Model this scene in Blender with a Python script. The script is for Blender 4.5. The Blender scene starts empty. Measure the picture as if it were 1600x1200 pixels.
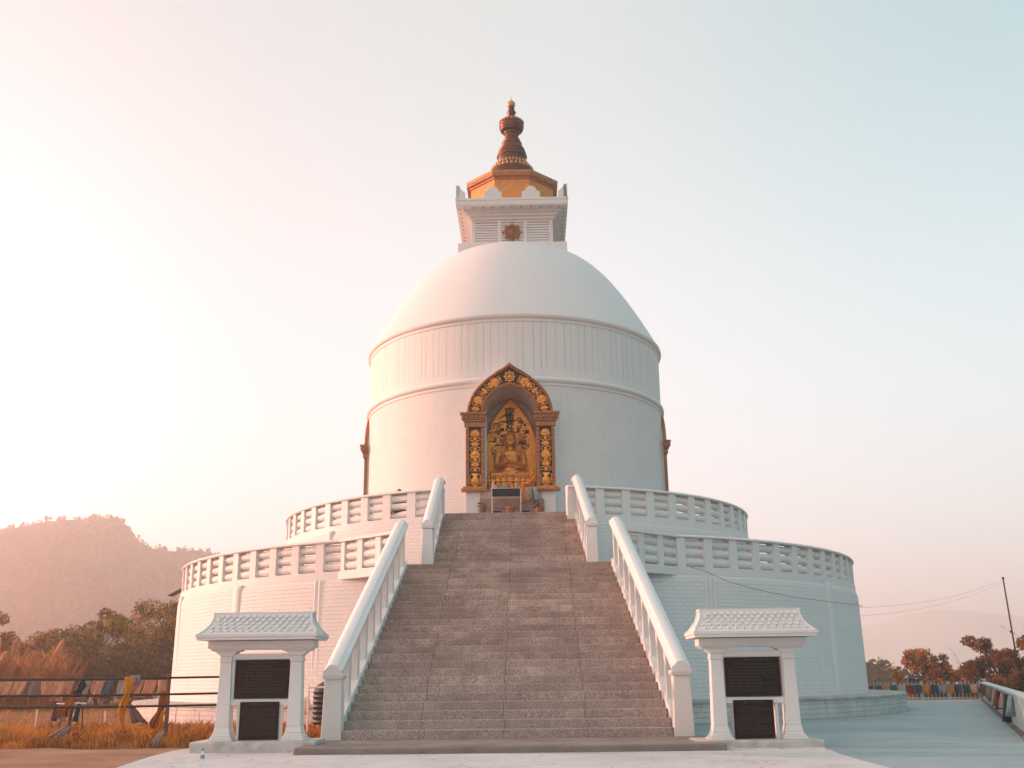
import bpy, bmesh, math, random
import numpy as np
from mathutils import Vector, Matrix

random.seed(7)
RNG = np.random.default_rng(11)
PI = math.pi
S = bpy.context.scene
COL = S.collection
R = math.radians

# ------------------------------------------------------------------ helpers
def tag(o, label=None, cat=None, group=None, kind=None):
    if label: o['label'] = label
    if cat: o['category'] = cat
    if group: o['group'] = group
    if kind: o['kind'] = kind
    return o

def empty(name, loc=(0, 0, 0), rz=0.0, parent=None):
    o = bpy.data.objects.new(name, None)
    COL.objects.link(o)
    o.location = loc
    o.rotation_euler = (0, 0, rz)
    o.empty_display_size = 0.2
    if parent: o.parent = parent
    return o

def copy_tree(o, parent=None):
    c = o.copy()
    COL.objects.link(c)
    c.parent = parent
    for ch in list(o.children):
        copy_tree(ch, c)
    return c

class MB:
    """collects geometry for ONE mesh object"""
    def __init__(self):
        self.v = []; self.f = []
    def add(self, vs, fs, M=None):
        n = len(self.v)
        if M is not None: vs = [tuple(M @ Vector(p)) for p in vs]
        self.v += [tuple(p) for p in vs]
        self.f += [tuple(i + n for i in f) for f in fs]
        return self
    def box(self, x0, x1, y0, y1, z0, z1, M=None):
        return self.add([(x0,y0,z0),(x1,y0,z0),(x1,y1,z0),(x0,y1,z0),(x0,y0,z1),(x1,y0,z1),(x1,y1,z1),(x0,y1,z1)],
                        [(0,3,2,1),(4,5,6,7),(0,1,5,4),(1,2,6,5),(2,3,7,6),(3,0,4,7)], M)
    def frustum(self, cx, cy, z0, z1, a0, b0, a1, b1, M=None):
        return self.add([(cx-a0,cy-b0,z0),(cx+a0,cy-b0,z0),(cx+a0,cy+b0,z0),(cx-a0,cy+b0,z0),
                         (cx-a1,cy-b1,z1),(cx+a1,cy-b1,z1),(cx+a1,cy+b1,z1),(cx-a1,cy+b1,z1)],
                        [(0,3,2,1),(4,5,6,7),(0,1,5,4),(1,2,6,5),(2,3,7,6),(3,0,4,7)], M)
    def tube(self, pts, rad, n=8, M=None, caps=True):
        pts = [Vector(p) for p in pts]
        if not hasattr(rad, '__len__'): rad = [rad] * len(pts)
        vs = []; fs = []
        prev = None
        for i, p in enumerate(pts):
            d = (pts[min(i+1, len(pts)-1)] - pts[max(i-1, 0)])
            if d.length < 1e-9: d = Vector((0,0,1))
            d.normalize()
            if prev is None:
                a = Vector((0,0,1)) if abs(d.z) < .9 else Vector((1,0,0))
                u = d.cross(a).normalized()
            else:
                u = (prev - d * prev.dot(d))
                u = u.normalized() if u.length > 1e-6 else d.orthogonal().normalized()
            prev = u
            w = d.cross(u)
            for k in range(n):
                t = 2*PI*k/n
                vs.append(p + (u*math.cos(t) + w*math.sin(t)) * rad[i])
        for i in range(len(pts)-1):
            for k in range(n):
                k2 = (k+1) % n
                fs.append((i*n+k, i*n+k2, (i+1)*n+k2, (i+1)*n+k))
        if caps:
            fs.append(tuple(range(n-1, -1, -1)))
            fs.append(tuple((len(pts)-1)*n + k for k in range(n)))
        return self.add(vs, fs, M)
    def lathe(self, prof, n=64, c=(0,0,0), M=None, a0=0.0, a1=2*PI, skip=None):
        full = abs(a1 - a0 - 2*PI) < 1e-6
        m = n if full else n + 1
        vs = []
        for (r, z) in prof:
            for k in range(m):
                a = a0 + (a1-a0)*k/n
                vs.append((c[0] + r*math.sin(a), c[1] - r*math.cos(a), c[2] + z))
        fs = []
        for i in range(len(prof)-1):
            for k in range(n):
                k2 = (k+1) % m
                if skip and skip(i, a0 + (a1-a0)*(k+.5)/n): continue
                fs.append((i*m+k, i*m+k2, (i+1)*m+k2, (i+1)*m+k))
        return self.add(vs, fs, M)
    def prism(self, poly, y0, y1, M=None):
        """polygon in (x, z) extruded from y0 (front) to y1"""
        n = len(poly)
        vs = [(x, y0, z) for x, z in poly] + [(x, y1, z) for x, z in poly]
        fs = [tuple(range(n)), tuple(range(2*n-1, n-1, -1))]
        for i in range(n):
            j = (i+1) % n
            fs.append((i, i+n, j+n, j))
        return self.add(vs, fs, M)
    def slab(self, poly, z0, z1, M=None):
        n = len(poly)
        vs = [(x, y, z0) for x, y in poly] + [(x, y, z1) for x, y in poly]
        fs = [tuple(range(n-1, -1, -1)), tuple(range(n, 2*n))]
        for i in range(n):
            j = (i+1) % n
            fs.append((i, j, j+n, i+n))
        return self.add(vs, fs, M)
    def ringseg(self, r0, r1, z0, z1, a0, a1, n=1, cap=True):
        vs = []
        for k in range(n+1):
            a = a0 + (a1-a0)*k/n
            s, c = math.sin(a), -math.cos(a)
            vs += [(r0*s, r0*c, z0), (r1*s, r1*c, z0), (r1*s, r1*c, z1), (r0*s, r0*c, z1)]
        fs = []
        for k in range(n):
            b = 4*k; d = b+4
            for e in range(4):
                e2 = (e+1) % 4
                fs.append((b+e, b+e2, d+e2, d+e))
        if cap: fs += [(0,3,2,1), (4*n, 4*n+1, 4*n+2, 4*n+3)]
        return self.add(vs, fs)
    def sweep(self, path, prof, M=None, side=None):
        """profile [(s, t)] (s sideways, t up) along a path; returns closed solid"""
        path = [Vector(p) for p in path]
        vs = []; n = len(prof)
        for i, p in enumerate(path):
            d = path[min(i+1, len(path)-1)] - path[max(i-1, 0)]
            sd = side if side is not None else Vector((d.y, -d.x, 0)).normalized()
            for s, t in prof:
                vs.append(p + sd*s + Vector((0,0,t)))
        fs = []
        for i in range(len(path)-1):
            for k in range(n):
                k2 = (k+1) % n
                fs.append((i*n+k, i*n+k2, (i+1)*n+k2, (i+1)*n+k))
        fs += [tuple(range(n-1,-1,-1)), tuple((len(path)-1)*n+k for k in range(n))]
        return self.add(vs, fs, M)
    def ball(self, c, r, n=10, m=7, M=None):
        if not hasattr(r, '__len__'): r = (r, r, r)
        vs = [(c[0], c[1], c[2]-r[2])]
        for i in range(1, m):
            t = -PI/2 + PI*i/m
            for k in range(n):
                a = 2*PI*k/n
                vs.append((c[0]+r[0]*math.cos(t)*math.cos(a), c[1]+r[1]*math.cos(t)*math.sin(a), c[2]+r[2]*math.sin(t)))
        vs.append((c[0], c[1], c[2]+r[2]))
        fs = []
        for k in range(n):
            fs.append((0, 1+(k+1)%n, 1+k))
            fs.append((len(vs)-1, 1+(m-2)*n+k, 1+(m-2)*n+(k+1)%n))
        for i in range(m-2):
            for k in range(n):
                k2 = (k+1) % n
                fs.append((1+i*n+k, 1+i*n+k2, 1+(i+1)*n+k2, 1+(i+1)*n+k))
        return self.add(vs, fs, M)
    def capsule(self, a, b, ra, rb, n=10):
        a = Vector(a); b = Vector(b); d = (b-a).normalized()
        pts = []; rr = []
        for t in (-.999, -.7, -.35, 0): pts.append(a + d*ra*t); rr.append(ra*math.sqrt(max(1-t*t, 1e-3)))
        for t in (0, .35, .7, .999): pts.append(b + d*rb*t); rr.append(rb*math.sqrt(max(1-t*t, 1e-3)))
        return self.tube(pts, rr, n)
    def build(self, name, mat, parent=None, smooth=None, bevel=0, loc=None):
        me = bpy.data.meshes.new(name)
        me.from_pydata(self.v, [], self.f)
        me.update()
        if mat is not None: me.materials.append(mat)
        if smooth is not None:
            me.polygons.foreach_set('use_smooth', [True]*len(me.polygons))
            try: me.set_sharp_from_angle(angle=R(smooth))
            except Exception: pass
        o = bpy.data.objects.new(name, me)
        COL.objects.link(o)
        if parent: o.parent = parent
        if loc: o.location = loc
        if bevel:
            b = o.modifiers.new('bevel', 'BEVEL'); b.width = bevel; b.segments = 2; b.limit_method = 'ANGLE'; b.angle_limit = R(40)
        return o

def mesh_np(name, verts, faces_flat, nper, mat, parent=None, smooth=False):
    me = bpy.data.meshes.new(name)
    nf = len(faces_flat)//nper
    me.vertices.add(len(verts)); me.vertices.foreach_set('co', np.asarray(verts, np.float32).ravel())
    me.loops.add(len(faces_flat)); me.loops.foreach_set('vertex_index', np.asarray(faces_flat, np.int32))
    me.polygons.add(nf)
    me.polygons.foreach_set('loop_start', np.arange(0, nf*nper, nper, dtype=np.int32))
    me.polygons.foreach_set('loop_total', np.full(nf, nper, np.int32))
    me.update(calc_edges=True); me.validate()
    if smooth: me.polygons.foreach_set('use_smooth', [True]*nf)
    me.materials.append(mat)
    o = bpy.data.objects.new(name, me); COL.objects.link(o)
    if parent: o.parent = parent
    return o

# ------------------------------------------------------------------ materials
class NT:
    def __init__(self, name):
        self.m = bpy.data.materials.new(name); self.m.use_nodes = True
        self.t = self.m.node_tree; self.b = self.t.nodes['Principled BSDF']
    def n(self, typ, **kw):
        nd = self.t.nodes.new(typ)
        for k, v in kw.items():
            if k.startswith('_'): setattr(nd, k[1:], v)
            else:
                key = k.replace('__', ' ')
                nd.inputs[key].default_value = v
        return nd
    def l(self, a, b): self.t.links.new(a, b)
    def math(self, op, a, b=None, c=None):
        nd = self.t.nodes.new('ShaderNodeMath'); nd.operation = op
        for i, x in enumerate((a, b, c)):
            if x is None: continue
            if isinstance(x, (int, float)): nd.inputs[i].default_value = x
            else: self.l(x, nd.inputs[i])
        return nd.outputs[0]
    def mixc(self, fac, a, b, blend='MIX'):
        nd = self.t.nodes.new('ShaderNodeMix'); nd.data_type = 'RGBA'; nd.blend_type = blend
        for i, x in ((0, fac), (6, a), (7, b)):
            if isinstance(x, (int, float)): nd.inputs[i].default_value = x
            elif isinstance(x, tuple): nd.inputs[i].default_value = (*x, 1) if len(x) == 3 else x
            else: self.l(x, nd.inputs[i])
        return nd.outputs[2]
    def ramp(self, fac, stops):
        nd = self.t.nodes.new('ShaderNodeValToRGB')
        e = nd.color_ramp.elements
        while len(e) < len(stops): e.new(.5)
        for el, (p, c) in zip(e, stops):
            el.position = p; el.color = (c, c, c, 1) if isinstance(c, (int, float)) else (*c, 1)
        self.l(fac, nd.inputs[0])
        return nd.outputs[0]
    def noise(self, scale, detail=4, rough=.55, vec=None):
        nd = self.n('ShaderNodeTexNoise', Scale=scale, Detail=detail, Roughness=rough)
        self.l(vec if vec is not None else self.obj(), nd.inputs['Vector'])
        return nd.outputs['Fac']
    def obj(self):
        if not hasattr(self, '_tc'): self._tc = self.t.nodes.new('ShaderNodeTexCoord')
        return self._tc.outputs['Object']
    def xyz(self, vec=None):
        nd = self.t.nodes.new('ShaderNodeSeparateXYZ'); self.l(vec if vec is not None else self.obj(), nd.inputs[0]); return nd.outputs
    def comb(self, x, y, z):
        nd = self.t.nodes.new('ShaderNodeCombineXYZ')
        for i, q in enumerate((x, y, z)):
            if isinstance(q, (int, float)): nd.inputs[i].default_value = q
            else: self.l(q, nd.inputs[i])
        return nd.outputs[0]
    def bump(self, h, strength=.4, dist=.02, nrm=None):
        nd = self.n('ShaderNodeBump', Strength=strength, Distance=dist)
        self.l(h, nd.inputs['Height'])
        if nrm is not None: self.l(nrm, nd.inputs['Normal'])
        return nd.outputs[0]
    def out(self, color=None, rough=.6, metal=0, normal=None, spec=None):
        b = self.b
        if color is not None:
            if isinstance(color, tuple): b.inputs['Base Color'].default_value = (*color, 1)
            else: self.l(color, b.inputs['Base Color'])
        if isinstance(rough, (int, float)): b.inputs['Roughness'].default_value = rough
        else: self.l(rough, b.inputs['Roughness'])
        b.inputs['Metallic'].default_value = metal
        if spec is not None: b.inputs['Specular IOR Level'].default_value = spec
        if normal is not None: self.l(normal, b.inputs['Normal'])
        return self.m

def dirt_white(T, base=(.71,.70,.685), dirt=(.46,.44,.41), amount=.22):
    pos = T.t.nodes.new('ShaderNodeNewGeometry').outputs['Position']
    x = T.xyz(pos)
    st = T.noise(1.0, 6, .65, T.comb(T.math('MULTIPLY', x[0], 5.0), T.math('MULTIPLY', x[1], 5.0), T.math('MULTIPLY', x[2], .55)))
    bl = T.noise(1.3, 5, .6, pos)
    f = T.math('MULTIPLY', T.ramp(st, [(.50, 0), (.74, 1)]), amount*.7)
    f2 = T.math('MULTIPLY', T.ramp(bl, [(.45, 0), (.75, 1)]), amount*.55)
    sp = T.math('MULTIPLY', T.ramp(T.noise(14, 3, .6, pos), [(.66, 0), (.74, 1)]), amount*.8)
    return T.mixc(T.math('MAXIMUM', T.math('MAXIMUM', f, f2), sp), base, dirt), pos

def m_white(name, base=(.71,.70,.685), amount=.2, rough=.55):
    T = NT(name); c, pos = dirt_white(T, base, amount=amount)
    h = T.noise(9, 5, .6, pos)
    return T.out(c, rough, normal=T.bump(h, .25, .012), spec=.3)

def m_brick(name, radius, course=.105, base=(.71,.70,.685), amount=.28, strength=.62, dirt=(.46,.44,.41)):
    """painted brick courses running round the z axis"""
    T = NT(name); c, pos = dirt_white(T, base, dirt, amount)
    x = T.xyz(pos)
    ang = T.math('MULTIPLY', T.math('ARCTAN2', x[0], T.math('MULTIPLY', x[1], -1.0)), radius)
    wob = T.math('MULTIPLY', T.math('SUBTRACT', T.noise(1.7, 3, .5, pos), .5), .035)
    vec = T.comb(ang, T.math('ADD', x[2], wob), 0.0)
    br = T.n('ShaderNodeTexBrick', Scale=1.0, Color1=(1,1,1,1), Color2=(.75,.75,.75,1), Mortar=(0,0,0,1))
    br.inputs['Mortar Size'].default_value = .011; br.inputs['Mortar Smooth'].default_value = .6
    br.inputs['Brick Width'].default_value = course*2.3; br.inputs['Row Height'].default_value = course
    T.l(vec, br.inputs['Vector'])
    h = T.math('ADD', br.outputs['Color'], T.math('MULTIPLY', T.noise(16, 4, .6, pos), .45))
    col = T.mixc(T.math('MULTIPLY', br.outputs['Fac'], .18), c, (.34,.32,.31))
    return T.out(col, .6, normal=T.bump(h, strength, .022), spec=.25)

def m_groove(name, radius):
    T = NT(name); c, pos = dirt_white(T, amount=.16)
    x = T.xyz(pos)
    ang = T.math('MULTIPLY', T.math('ARCTAN2', x[0], T.math('MULTIPLY', x[1], -1.0)), radius)
    cell = T.math('FLOOR', T.math('DIVIDE', ang, .285))
    wn = T.t.nodes.new('ShaderNodeTexWhiteNoise'); wn.noise_dimensions = '1D'; T.l(cell, wn.inputs['W'])
    off = T.math('MULTIPLY', T.math('SUBTRACT', wn.outputs['Value'], .5), .12)
    fr = T.math('SUBTRACT', T.math('MULTIPLY', T.math('FRACT', T.math('DIVIDE', ang, .285)), .285), T.math('ADD', off, .142))
    line = T.math('SUBTRACT', 1.0, T.math('SMOOTH_MIN', T.math('DIVIDE', T.math('ABSOLUTE', fr), .016), 1.0, .2))
    vary = T.math('MULTIPLY', line, T.ramp(wn.outputs['Color'], [(.1, .25), (.6, 1)]))
    z = T.ramp(T.math('DIVIDE', T.math('SUBTRACT', x[2], 11.2), 3.0), [(.12, 0), (.15, 1), (.80, 1), (.81, 1)])
    ln = T.math('MULTIPLY', vary, z)
    col = T.mixc(T.math('MULTIPLY', ln, .72), c, (.30,.28,.27))
    h = T.math('SUBTRACT', T.math('MULTIPLY', T.noise(10, 4, .6, pos), .3), ln)
    return T.out(col, .6, normal=T.bump(h, .6, .02), spec=.25)

def m_simple(name, col, rough=.6, metal=0, var=.25, scale=8, bump=.2, dist=.01, spec=.4, dark=None):
    T = NT(name); nz = T.noise(scale, 5, .6)
    d = dark or tuple(x*(1-var) for x in col)
    c = T.mixc(T.ramp(nz, [(.3, 0), (.7, 1)]), d, tuple(min(1, x*(1+var*.6)) for x in col))
    return T.out(c, rough, metal, T.bump(nz, bump, dist), spec)

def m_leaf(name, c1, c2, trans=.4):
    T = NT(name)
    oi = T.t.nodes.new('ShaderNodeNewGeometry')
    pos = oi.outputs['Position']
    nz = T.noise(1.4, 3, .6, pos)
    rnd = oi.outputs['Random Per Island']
    f = T.math('ADD', T.math('MULTIPLY', T.ramp(nz, [(.42, 0), (.60, 1)]), .65), T.math('MULTIPLY', T.math('POWER', rnd, 2.0), .5))  # noise ramp paints light and dark clumps, standing in for highlights and shade
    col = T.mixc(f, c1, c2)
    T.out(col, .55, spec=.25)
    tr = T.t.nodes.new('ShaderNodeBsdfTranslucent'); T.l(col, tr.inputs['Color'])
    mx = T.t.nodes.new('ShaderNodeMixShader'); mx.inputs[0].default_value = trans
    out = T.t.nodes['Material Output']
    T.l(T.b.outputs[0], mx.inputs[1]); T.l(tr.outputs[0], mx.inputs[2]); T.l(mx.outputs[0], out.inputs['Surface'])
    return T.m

def m_step(name):
    T = NT(name)
    geo = T.t.nodes.new('ShaderNodeNewGeometry'); pos = geo.outputs['Position']
    x = T.xyz(pos)
    fine = T.noise(34, 5, .8, pos)
    mid = T.noise(1.5, 7, .68, pos)
    step = T.math('FLOOR', T.math('DIVIDE', T.math('SUBTRACT', x[2], .112), .16008))
    cellx = T.math('FLOOR', T.math('DIVIDE', T.math('ADD', x[0], .03), 1.57))
    wn = T.t.nodes.new('ShaderNodeTexWhiteNoise'); wn.noise_dimensions = '2D'; T.l(T.comb(step, cellx, 0.0), wn.inputs['Vector'])
    wn2 = T.t.nodes.new('ShaderNodeTexWhiteNoise'); wn2.noise_dimensions = '1D'; T.l(step, wn2.inputs['W'])
    base = T.mixc(T.ramp(mid, [(.32, 0), (.68, 1)]), (.32,.24,.215), (.70,.575,.52))
    big = T.noise(.55, 4, .6, pos)
    base = T.mixc(T.ramp(big, [(.42, 0), (.60, .4)]), base, (.19,.14,.12))
    base = T.mixc(T.math('MULTIPLY', wn.outputs['Value'], .55), base, (.31,.235,.205))
    zf = T.ramp(T.math('DIVIDE', x[2], 6.5), [(.02, 0), (.35, 1)])
    base = T.mixc(zf, T.mixc(.55, base, (.41,.40,.385)), base)
    spk = T.ramp(fine, [(.36, 0), (.5, .5), (.66, 1)])
    col = T.mixc(.75, base, T.mixc(spk, (.11,.095,.09), (.76,.68,.64)), 'OVERLAY')
    # stains running down
    st = T.noise(1.0, 5, .7, T.comb(T.math('MULTIPLY', x[0], 3.2), T.math('MULTIPLY', x[1], .8), T.math('MULTIPLY', x[2], 1.3)))
    col = T.mixc(T.math('MULTIPLY', T.ramp(st, [(.5, 0), (.72, 1)]), .45), col, (.22,.18,.16))
    # open joints between the slabs
    jit = T.math('MULTIPLY', T.math('SUBTRACT', wn2.outputs['Value'], .5), .05)
    jx = T.math('ADD', x[0], T.math('ADD', jit, .03 + 1.57/2))
    fr = T.math('ABSOLUTE', T.math('SUBTRACT', T.math('FRACT', T.math('DIVIDE', jx, 1.57)), .5))
    j = T.math('LESS_THAN', fr, .0034)
    col = T.mixc(T.math('MULTIPLY', j, .8), col, (.04,.035,.03))
    h = T.math('SUBTRACT', T.math('MULTIPLY', fine, .6), j)
    return T.out(col, .75, normal=T.bump(h, .5, .012), spec=.2)

def m_ground(name, stops, scale=.8, fine=26, rough=.9, bump=.5, cracks=0, spec=.2):
    T = NT(name)
    pos = T.t.nodes.new('ShaderNodeNewGeometry').outputs['Position']
    a = T.noise(scale, 7, .65, pos); b = T.noise(fine, 5, .7, pos)
    c = T.ramp(T.math('ADD', T.math('MULTIPLY', a, .7), T.math('MULTIPLY', b, .3)), stops)
    h = T.math('ADD', b, T.math('MULTIPLY', a, .6))
    if cracks:
        vo = T.n('ShaderNodeTexVoronoi', Scale=cracks); vo.feature = 'DISTANCE_TO_EDGE'
        nd = T.t.nodes.new('ShaderNodeVectorMath'); nd.operation = 'ADD'
        nz = T.n('ShaderNodeTexNoise', Scale=1.5, Detail=5.0); T.l(pos, nz.inputs['Vector'])
        T.l(pos, nd.inputs[0]); T.l(nz.outputs['Color'], nd.inputs[1]); T.l(nd.outputs[0], vo.inputs['Vector'])
        k = T.math('MULTIPLY', T.math('LESS_THAN', vo.outputs['Distance'], .006), .5)
        c = T.mixc(k, c, (.12,.115,.11)); h = T.math('SUBTRACT', h, k)
    return T.out(c, rough, normal=T.bump(h, bump, .02), spec=spec)

W_PAINT = m_white('white_paint')
W_RAIL = m_white('white_rail_paint', (.73,.725,.71), .16, .42)
W_KIOSK = m_white('white_kiosk_paint', (.71,.70,.685), .22, .5)
W_DOME = m_white('dome_paint', (.71,.69,.68), .12, .55)
B_T1 = m_brick('painted_brick_terrace', 12.5, .108)
B_T2 = m_brick('painted_brick_terrace_upper', 8.95, .108)
B_DRUM = m_brick('painted_brick_drum', 5.86, .10)
B_PL = m_brick('weathered_brick_plinth', 13.7, .13, (.60,.58,.55), .75, .9, (.17,.16,.15))
G_PANEL = m_groove('grooved_panels', 5.86)
STEP = m_step('speckled_granite')
GOLD = m_simple('gold_paint', (.84,.335,.055), .34, .35, .35, 14, .3, .01)
GOLD_D = m_simple('dull_gold', (.50,.20,.05), .42, .4, .4, 12, .35, .01)
GOLD_OCT = m_simple('ochre_wall', (.66,.27,.065), .6, .1, .18, 5, .15, .01)
BRONZE = m_simple('bronze', (.075,.030,.016), .34, .5, .4, 10, .3, .01)
TRIM = m_simple('trim_brown', (.36,.135,.045), .5, .25, .45, 22, .5, .012)
DARKREL = m_simple('relief_ground', (.028,.014,.009), .7, 0, .3)
NICHE_IN = m_simple('niche_plaster', (.50,.40,.37), .8, 0, .2, 4)
BLACKCLOTH = m_simple('black_cloth', (.012,.018,.022), .85)
BLACKSTONE = m_simple('black_granite', (.007,.006,.0055), .4, 0, .4, 40, .05, .003, .15)
ENGR = m_simple('engraved_gold', (.085,.055,.03), .5, .2)
PEDEST = m_simple('brown_tile', (.34,.21,.18), .6, 0, .25, 5)
TERRA = m_simple('terracotta', (.30,.12,.06), .8)
DARKMET = m_simple('dark_rail_iron', (.045,.028,.02), .6, .3, .4, 20)
RUSTMET = m_simple('weathered_wood_post', (.16,.09,.055), .8, 0, .4, 14, .5, .02)
STEELB = m_simple('pale_blue_steel', (.42,.50,.50), .5, .2, .25, 9)
TANKM = m_simple('black_plastic', (.010,.009,.008), .35, 0, .3, 6)
PINKP = m_simple('pale_pipe', (.75,.62,.55), .5)
INK = m_simple('black_ink', (.010,.007,.005), .6)
BARK = m_simple('bark', (.085,.05,.03), .9, 0, .4, 12, .7, .03)
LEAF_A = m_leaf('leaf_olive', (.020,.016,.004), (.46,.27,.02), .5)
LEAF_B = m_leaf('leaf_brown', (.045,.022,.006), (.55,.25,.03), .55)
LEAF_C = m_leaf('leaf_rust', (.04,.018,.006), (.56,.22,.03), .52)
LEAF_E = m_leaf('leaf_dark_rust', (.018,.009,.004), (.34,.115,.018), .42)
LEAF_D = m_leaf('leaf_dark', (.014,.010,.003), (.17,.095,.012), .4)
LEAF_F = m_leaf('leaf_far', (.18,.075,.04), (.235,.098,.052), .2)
REEDM = m_leaf('reed_dry', (.34,.125,.028), (.56,.24,.06), .45)
PLUME = m_leaf('plume', (.66,.36,.20), (.85,.52,.32), .5)
GRASSM = m_leaf('dry_grass', (.13,.055,.010), (.66,.29,.045), .45)
DARKCL = m_simple('dark_clothes', (.02,.018,.02), .9)
SKIN = m_simple('skin', (.30,.16,.10), .55)
HAIR = m_simple('hair', (.012,.010,.009), .6)

def cloth(name, c):
    T = NT('cloth_' + name)
    nz = T.noise(9, 5, .65)
    col = T.mixc(T.ramp(nz, [(.3, 0), (.75, 1)]), tuple(x*.72 for x in c), c)
    T.out(col, .9, spec=.1, normal=T.bump(nz, .3, .01))
    tr = T.t.nodes.new('ShaderNodeBsdfTranslucent'); T.l(col, tr.inputs['Color'])
    mx = T.t.nodes.new('ShaderNodeMixShader'); mx.inputs[0].default_value = .35
    T.l(T.b.outputs[0], mx.inputs[1]); T.l(tr.outputs[0], mx.inputs[2])
    T.l(mx.outputs[0], T.t.nodes['Material Output'].inputs['Surface'])
    return T.m
CL = {k: cloth(k, c) for k, c in dict(white=(.62,.55,.50), peach=(.86,.52,.36), orange=(.72,.28,.05), grey=(.42,.37,.37), yellow=(.88,.36,.025),
      pink=(.78,.46,.38), blue=(.20,.28,.32), teal=(.03,.16,.19), red=(.42,.03,.035), paleblue=(.45,.58,.62), navy=(.06,.10,.14), rust=(.48,.15,.04), mauve=(.45,.31,.32), green=(.05,.19,.15)).items()}

# ------------------------------------------------------------------ camera
F_PX = 1612.8
fw = Vector((-.01523328, .96197244, .27272142)); rt = Vector((.99974844, .0191443, -.01168533)); up = Vector((.01646203, -.27247481, .96202208))
CAM = Vector((.52865, -40.68063, 1.21152))
cd = bpy.data.cameras.new('camera'); cam = bpy.data.objects.new('camera', cd); COL.objects.link(cam)
M = Matrix.Identity(4)
for i in range(3):
    M[i][0] = rt[i]; M[i][1] = up[i]; M[i][2] = -fw[i]; M[i][3] = CAM[i]
cam.matrix_world = M
cd.sensor_width = 36; cd.sensor_fit = 'HORIZONTAL'; cd.lens = F_PX/1600*36
cd.clip_start = .1; cd.clip_end = 9000
S.camera = cam

# ------------------------------------------------------------------ key dimensions
W0, W1, W3, W2 = 6.214, 5.392, 4.251, 4.084
O0, O1, O2 = .042, -.046, -.15
YS0, YS1, YU0, YS2 = -20.521, -13.061, -11.995, -8.2645
Z0, Z1, Z2 = .114, 4.1156, 6.1957
R1P, R1W, R2P, RD = 12.40, 12.52, 8.83, 5.86
D2 = PI/180

#==================================================================== STUPA
st = empty('stupa')
tag(st, 'great white domed Buddhist stupa with two round railed terraces and a bronze spire', 'stupa')

pl = MB()
pl.lathe([(13.72, -.4), (13.72, .49)], 180)
plinth = pl.build('plinth', B_PL, st, 40)
MB().lathe([(13.0, .47), (13.70, .47), (13.76, .485), (13.76, .545), (13.70, .565), (12.3, .57)], 180).build('coping', m_simple('cement_cap', (.40,.39,.37), .85, 0, .35, 3, .4), plinth, 30)

MB().lathe([(12.56, .56), (12.55, .9), (12.52, 3.72), (12.50, 3.80), (12.46, 3.885), (12.3, 3.90)], 180).build('terrace_wall', B_T1, st, 30)
MB().lathe([(8.96, 4.0), (8.95, 5.68), (8.93, 5.76), (8.90, 5.855), (8.7, 5.87)], 160, skip=lambda i, a: min(a, 2*PI-a) < 13*D2).build('terrace_wall', B_T2, st, 30)
# floors
def floor_poly(rad, z0, z1, mat, extra=None):
    b = MB(); n = 120
    b.slab([(rad*math.sin(2*PI*k/n), max(-rad*math.cos(2*PI*k/n), -8.0) if abs(rad*math.sin(2*PI*k/n)) < 2.45 and rad < 10 else -rad*math.cos(2*PI*k/n)) for k in range(n)], z0, z1)
    return b.build('terrace_floor', mat, st)
PAVE = m_simple('terrace_paving', (.42,.38,.36), .8, 0, .2, 3)
floor_poly(12.3, 3.92, Z1-.004, PAVE); floor_poly(8.72, 5.90, Z2-.004, PAVE)
# landing slab that carries the wing walls
lp = [(-4.78,-11.40), (-3.10,-13.04), (3.02,-13.04), (4.74,-11.40), (3.0,-10.8), (-3.0,-10.8)]
MB().slab(lp, 3.91, Z1-.002).build('landing', PAVE, st)

def tubes_between(b, p0, p1, zb, r=.1165, gap=.025, n=3):
    for k in range(n):
        z = zb + gap + r + k*(2*r+gap)
        b.tube([Vector((p0[0], p0[1], z)), Vector((p1[0], p1[1], z))], r, 12)

def pol(r, a): return (r*math.sin(a), -r*math.cos(a))

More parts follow.
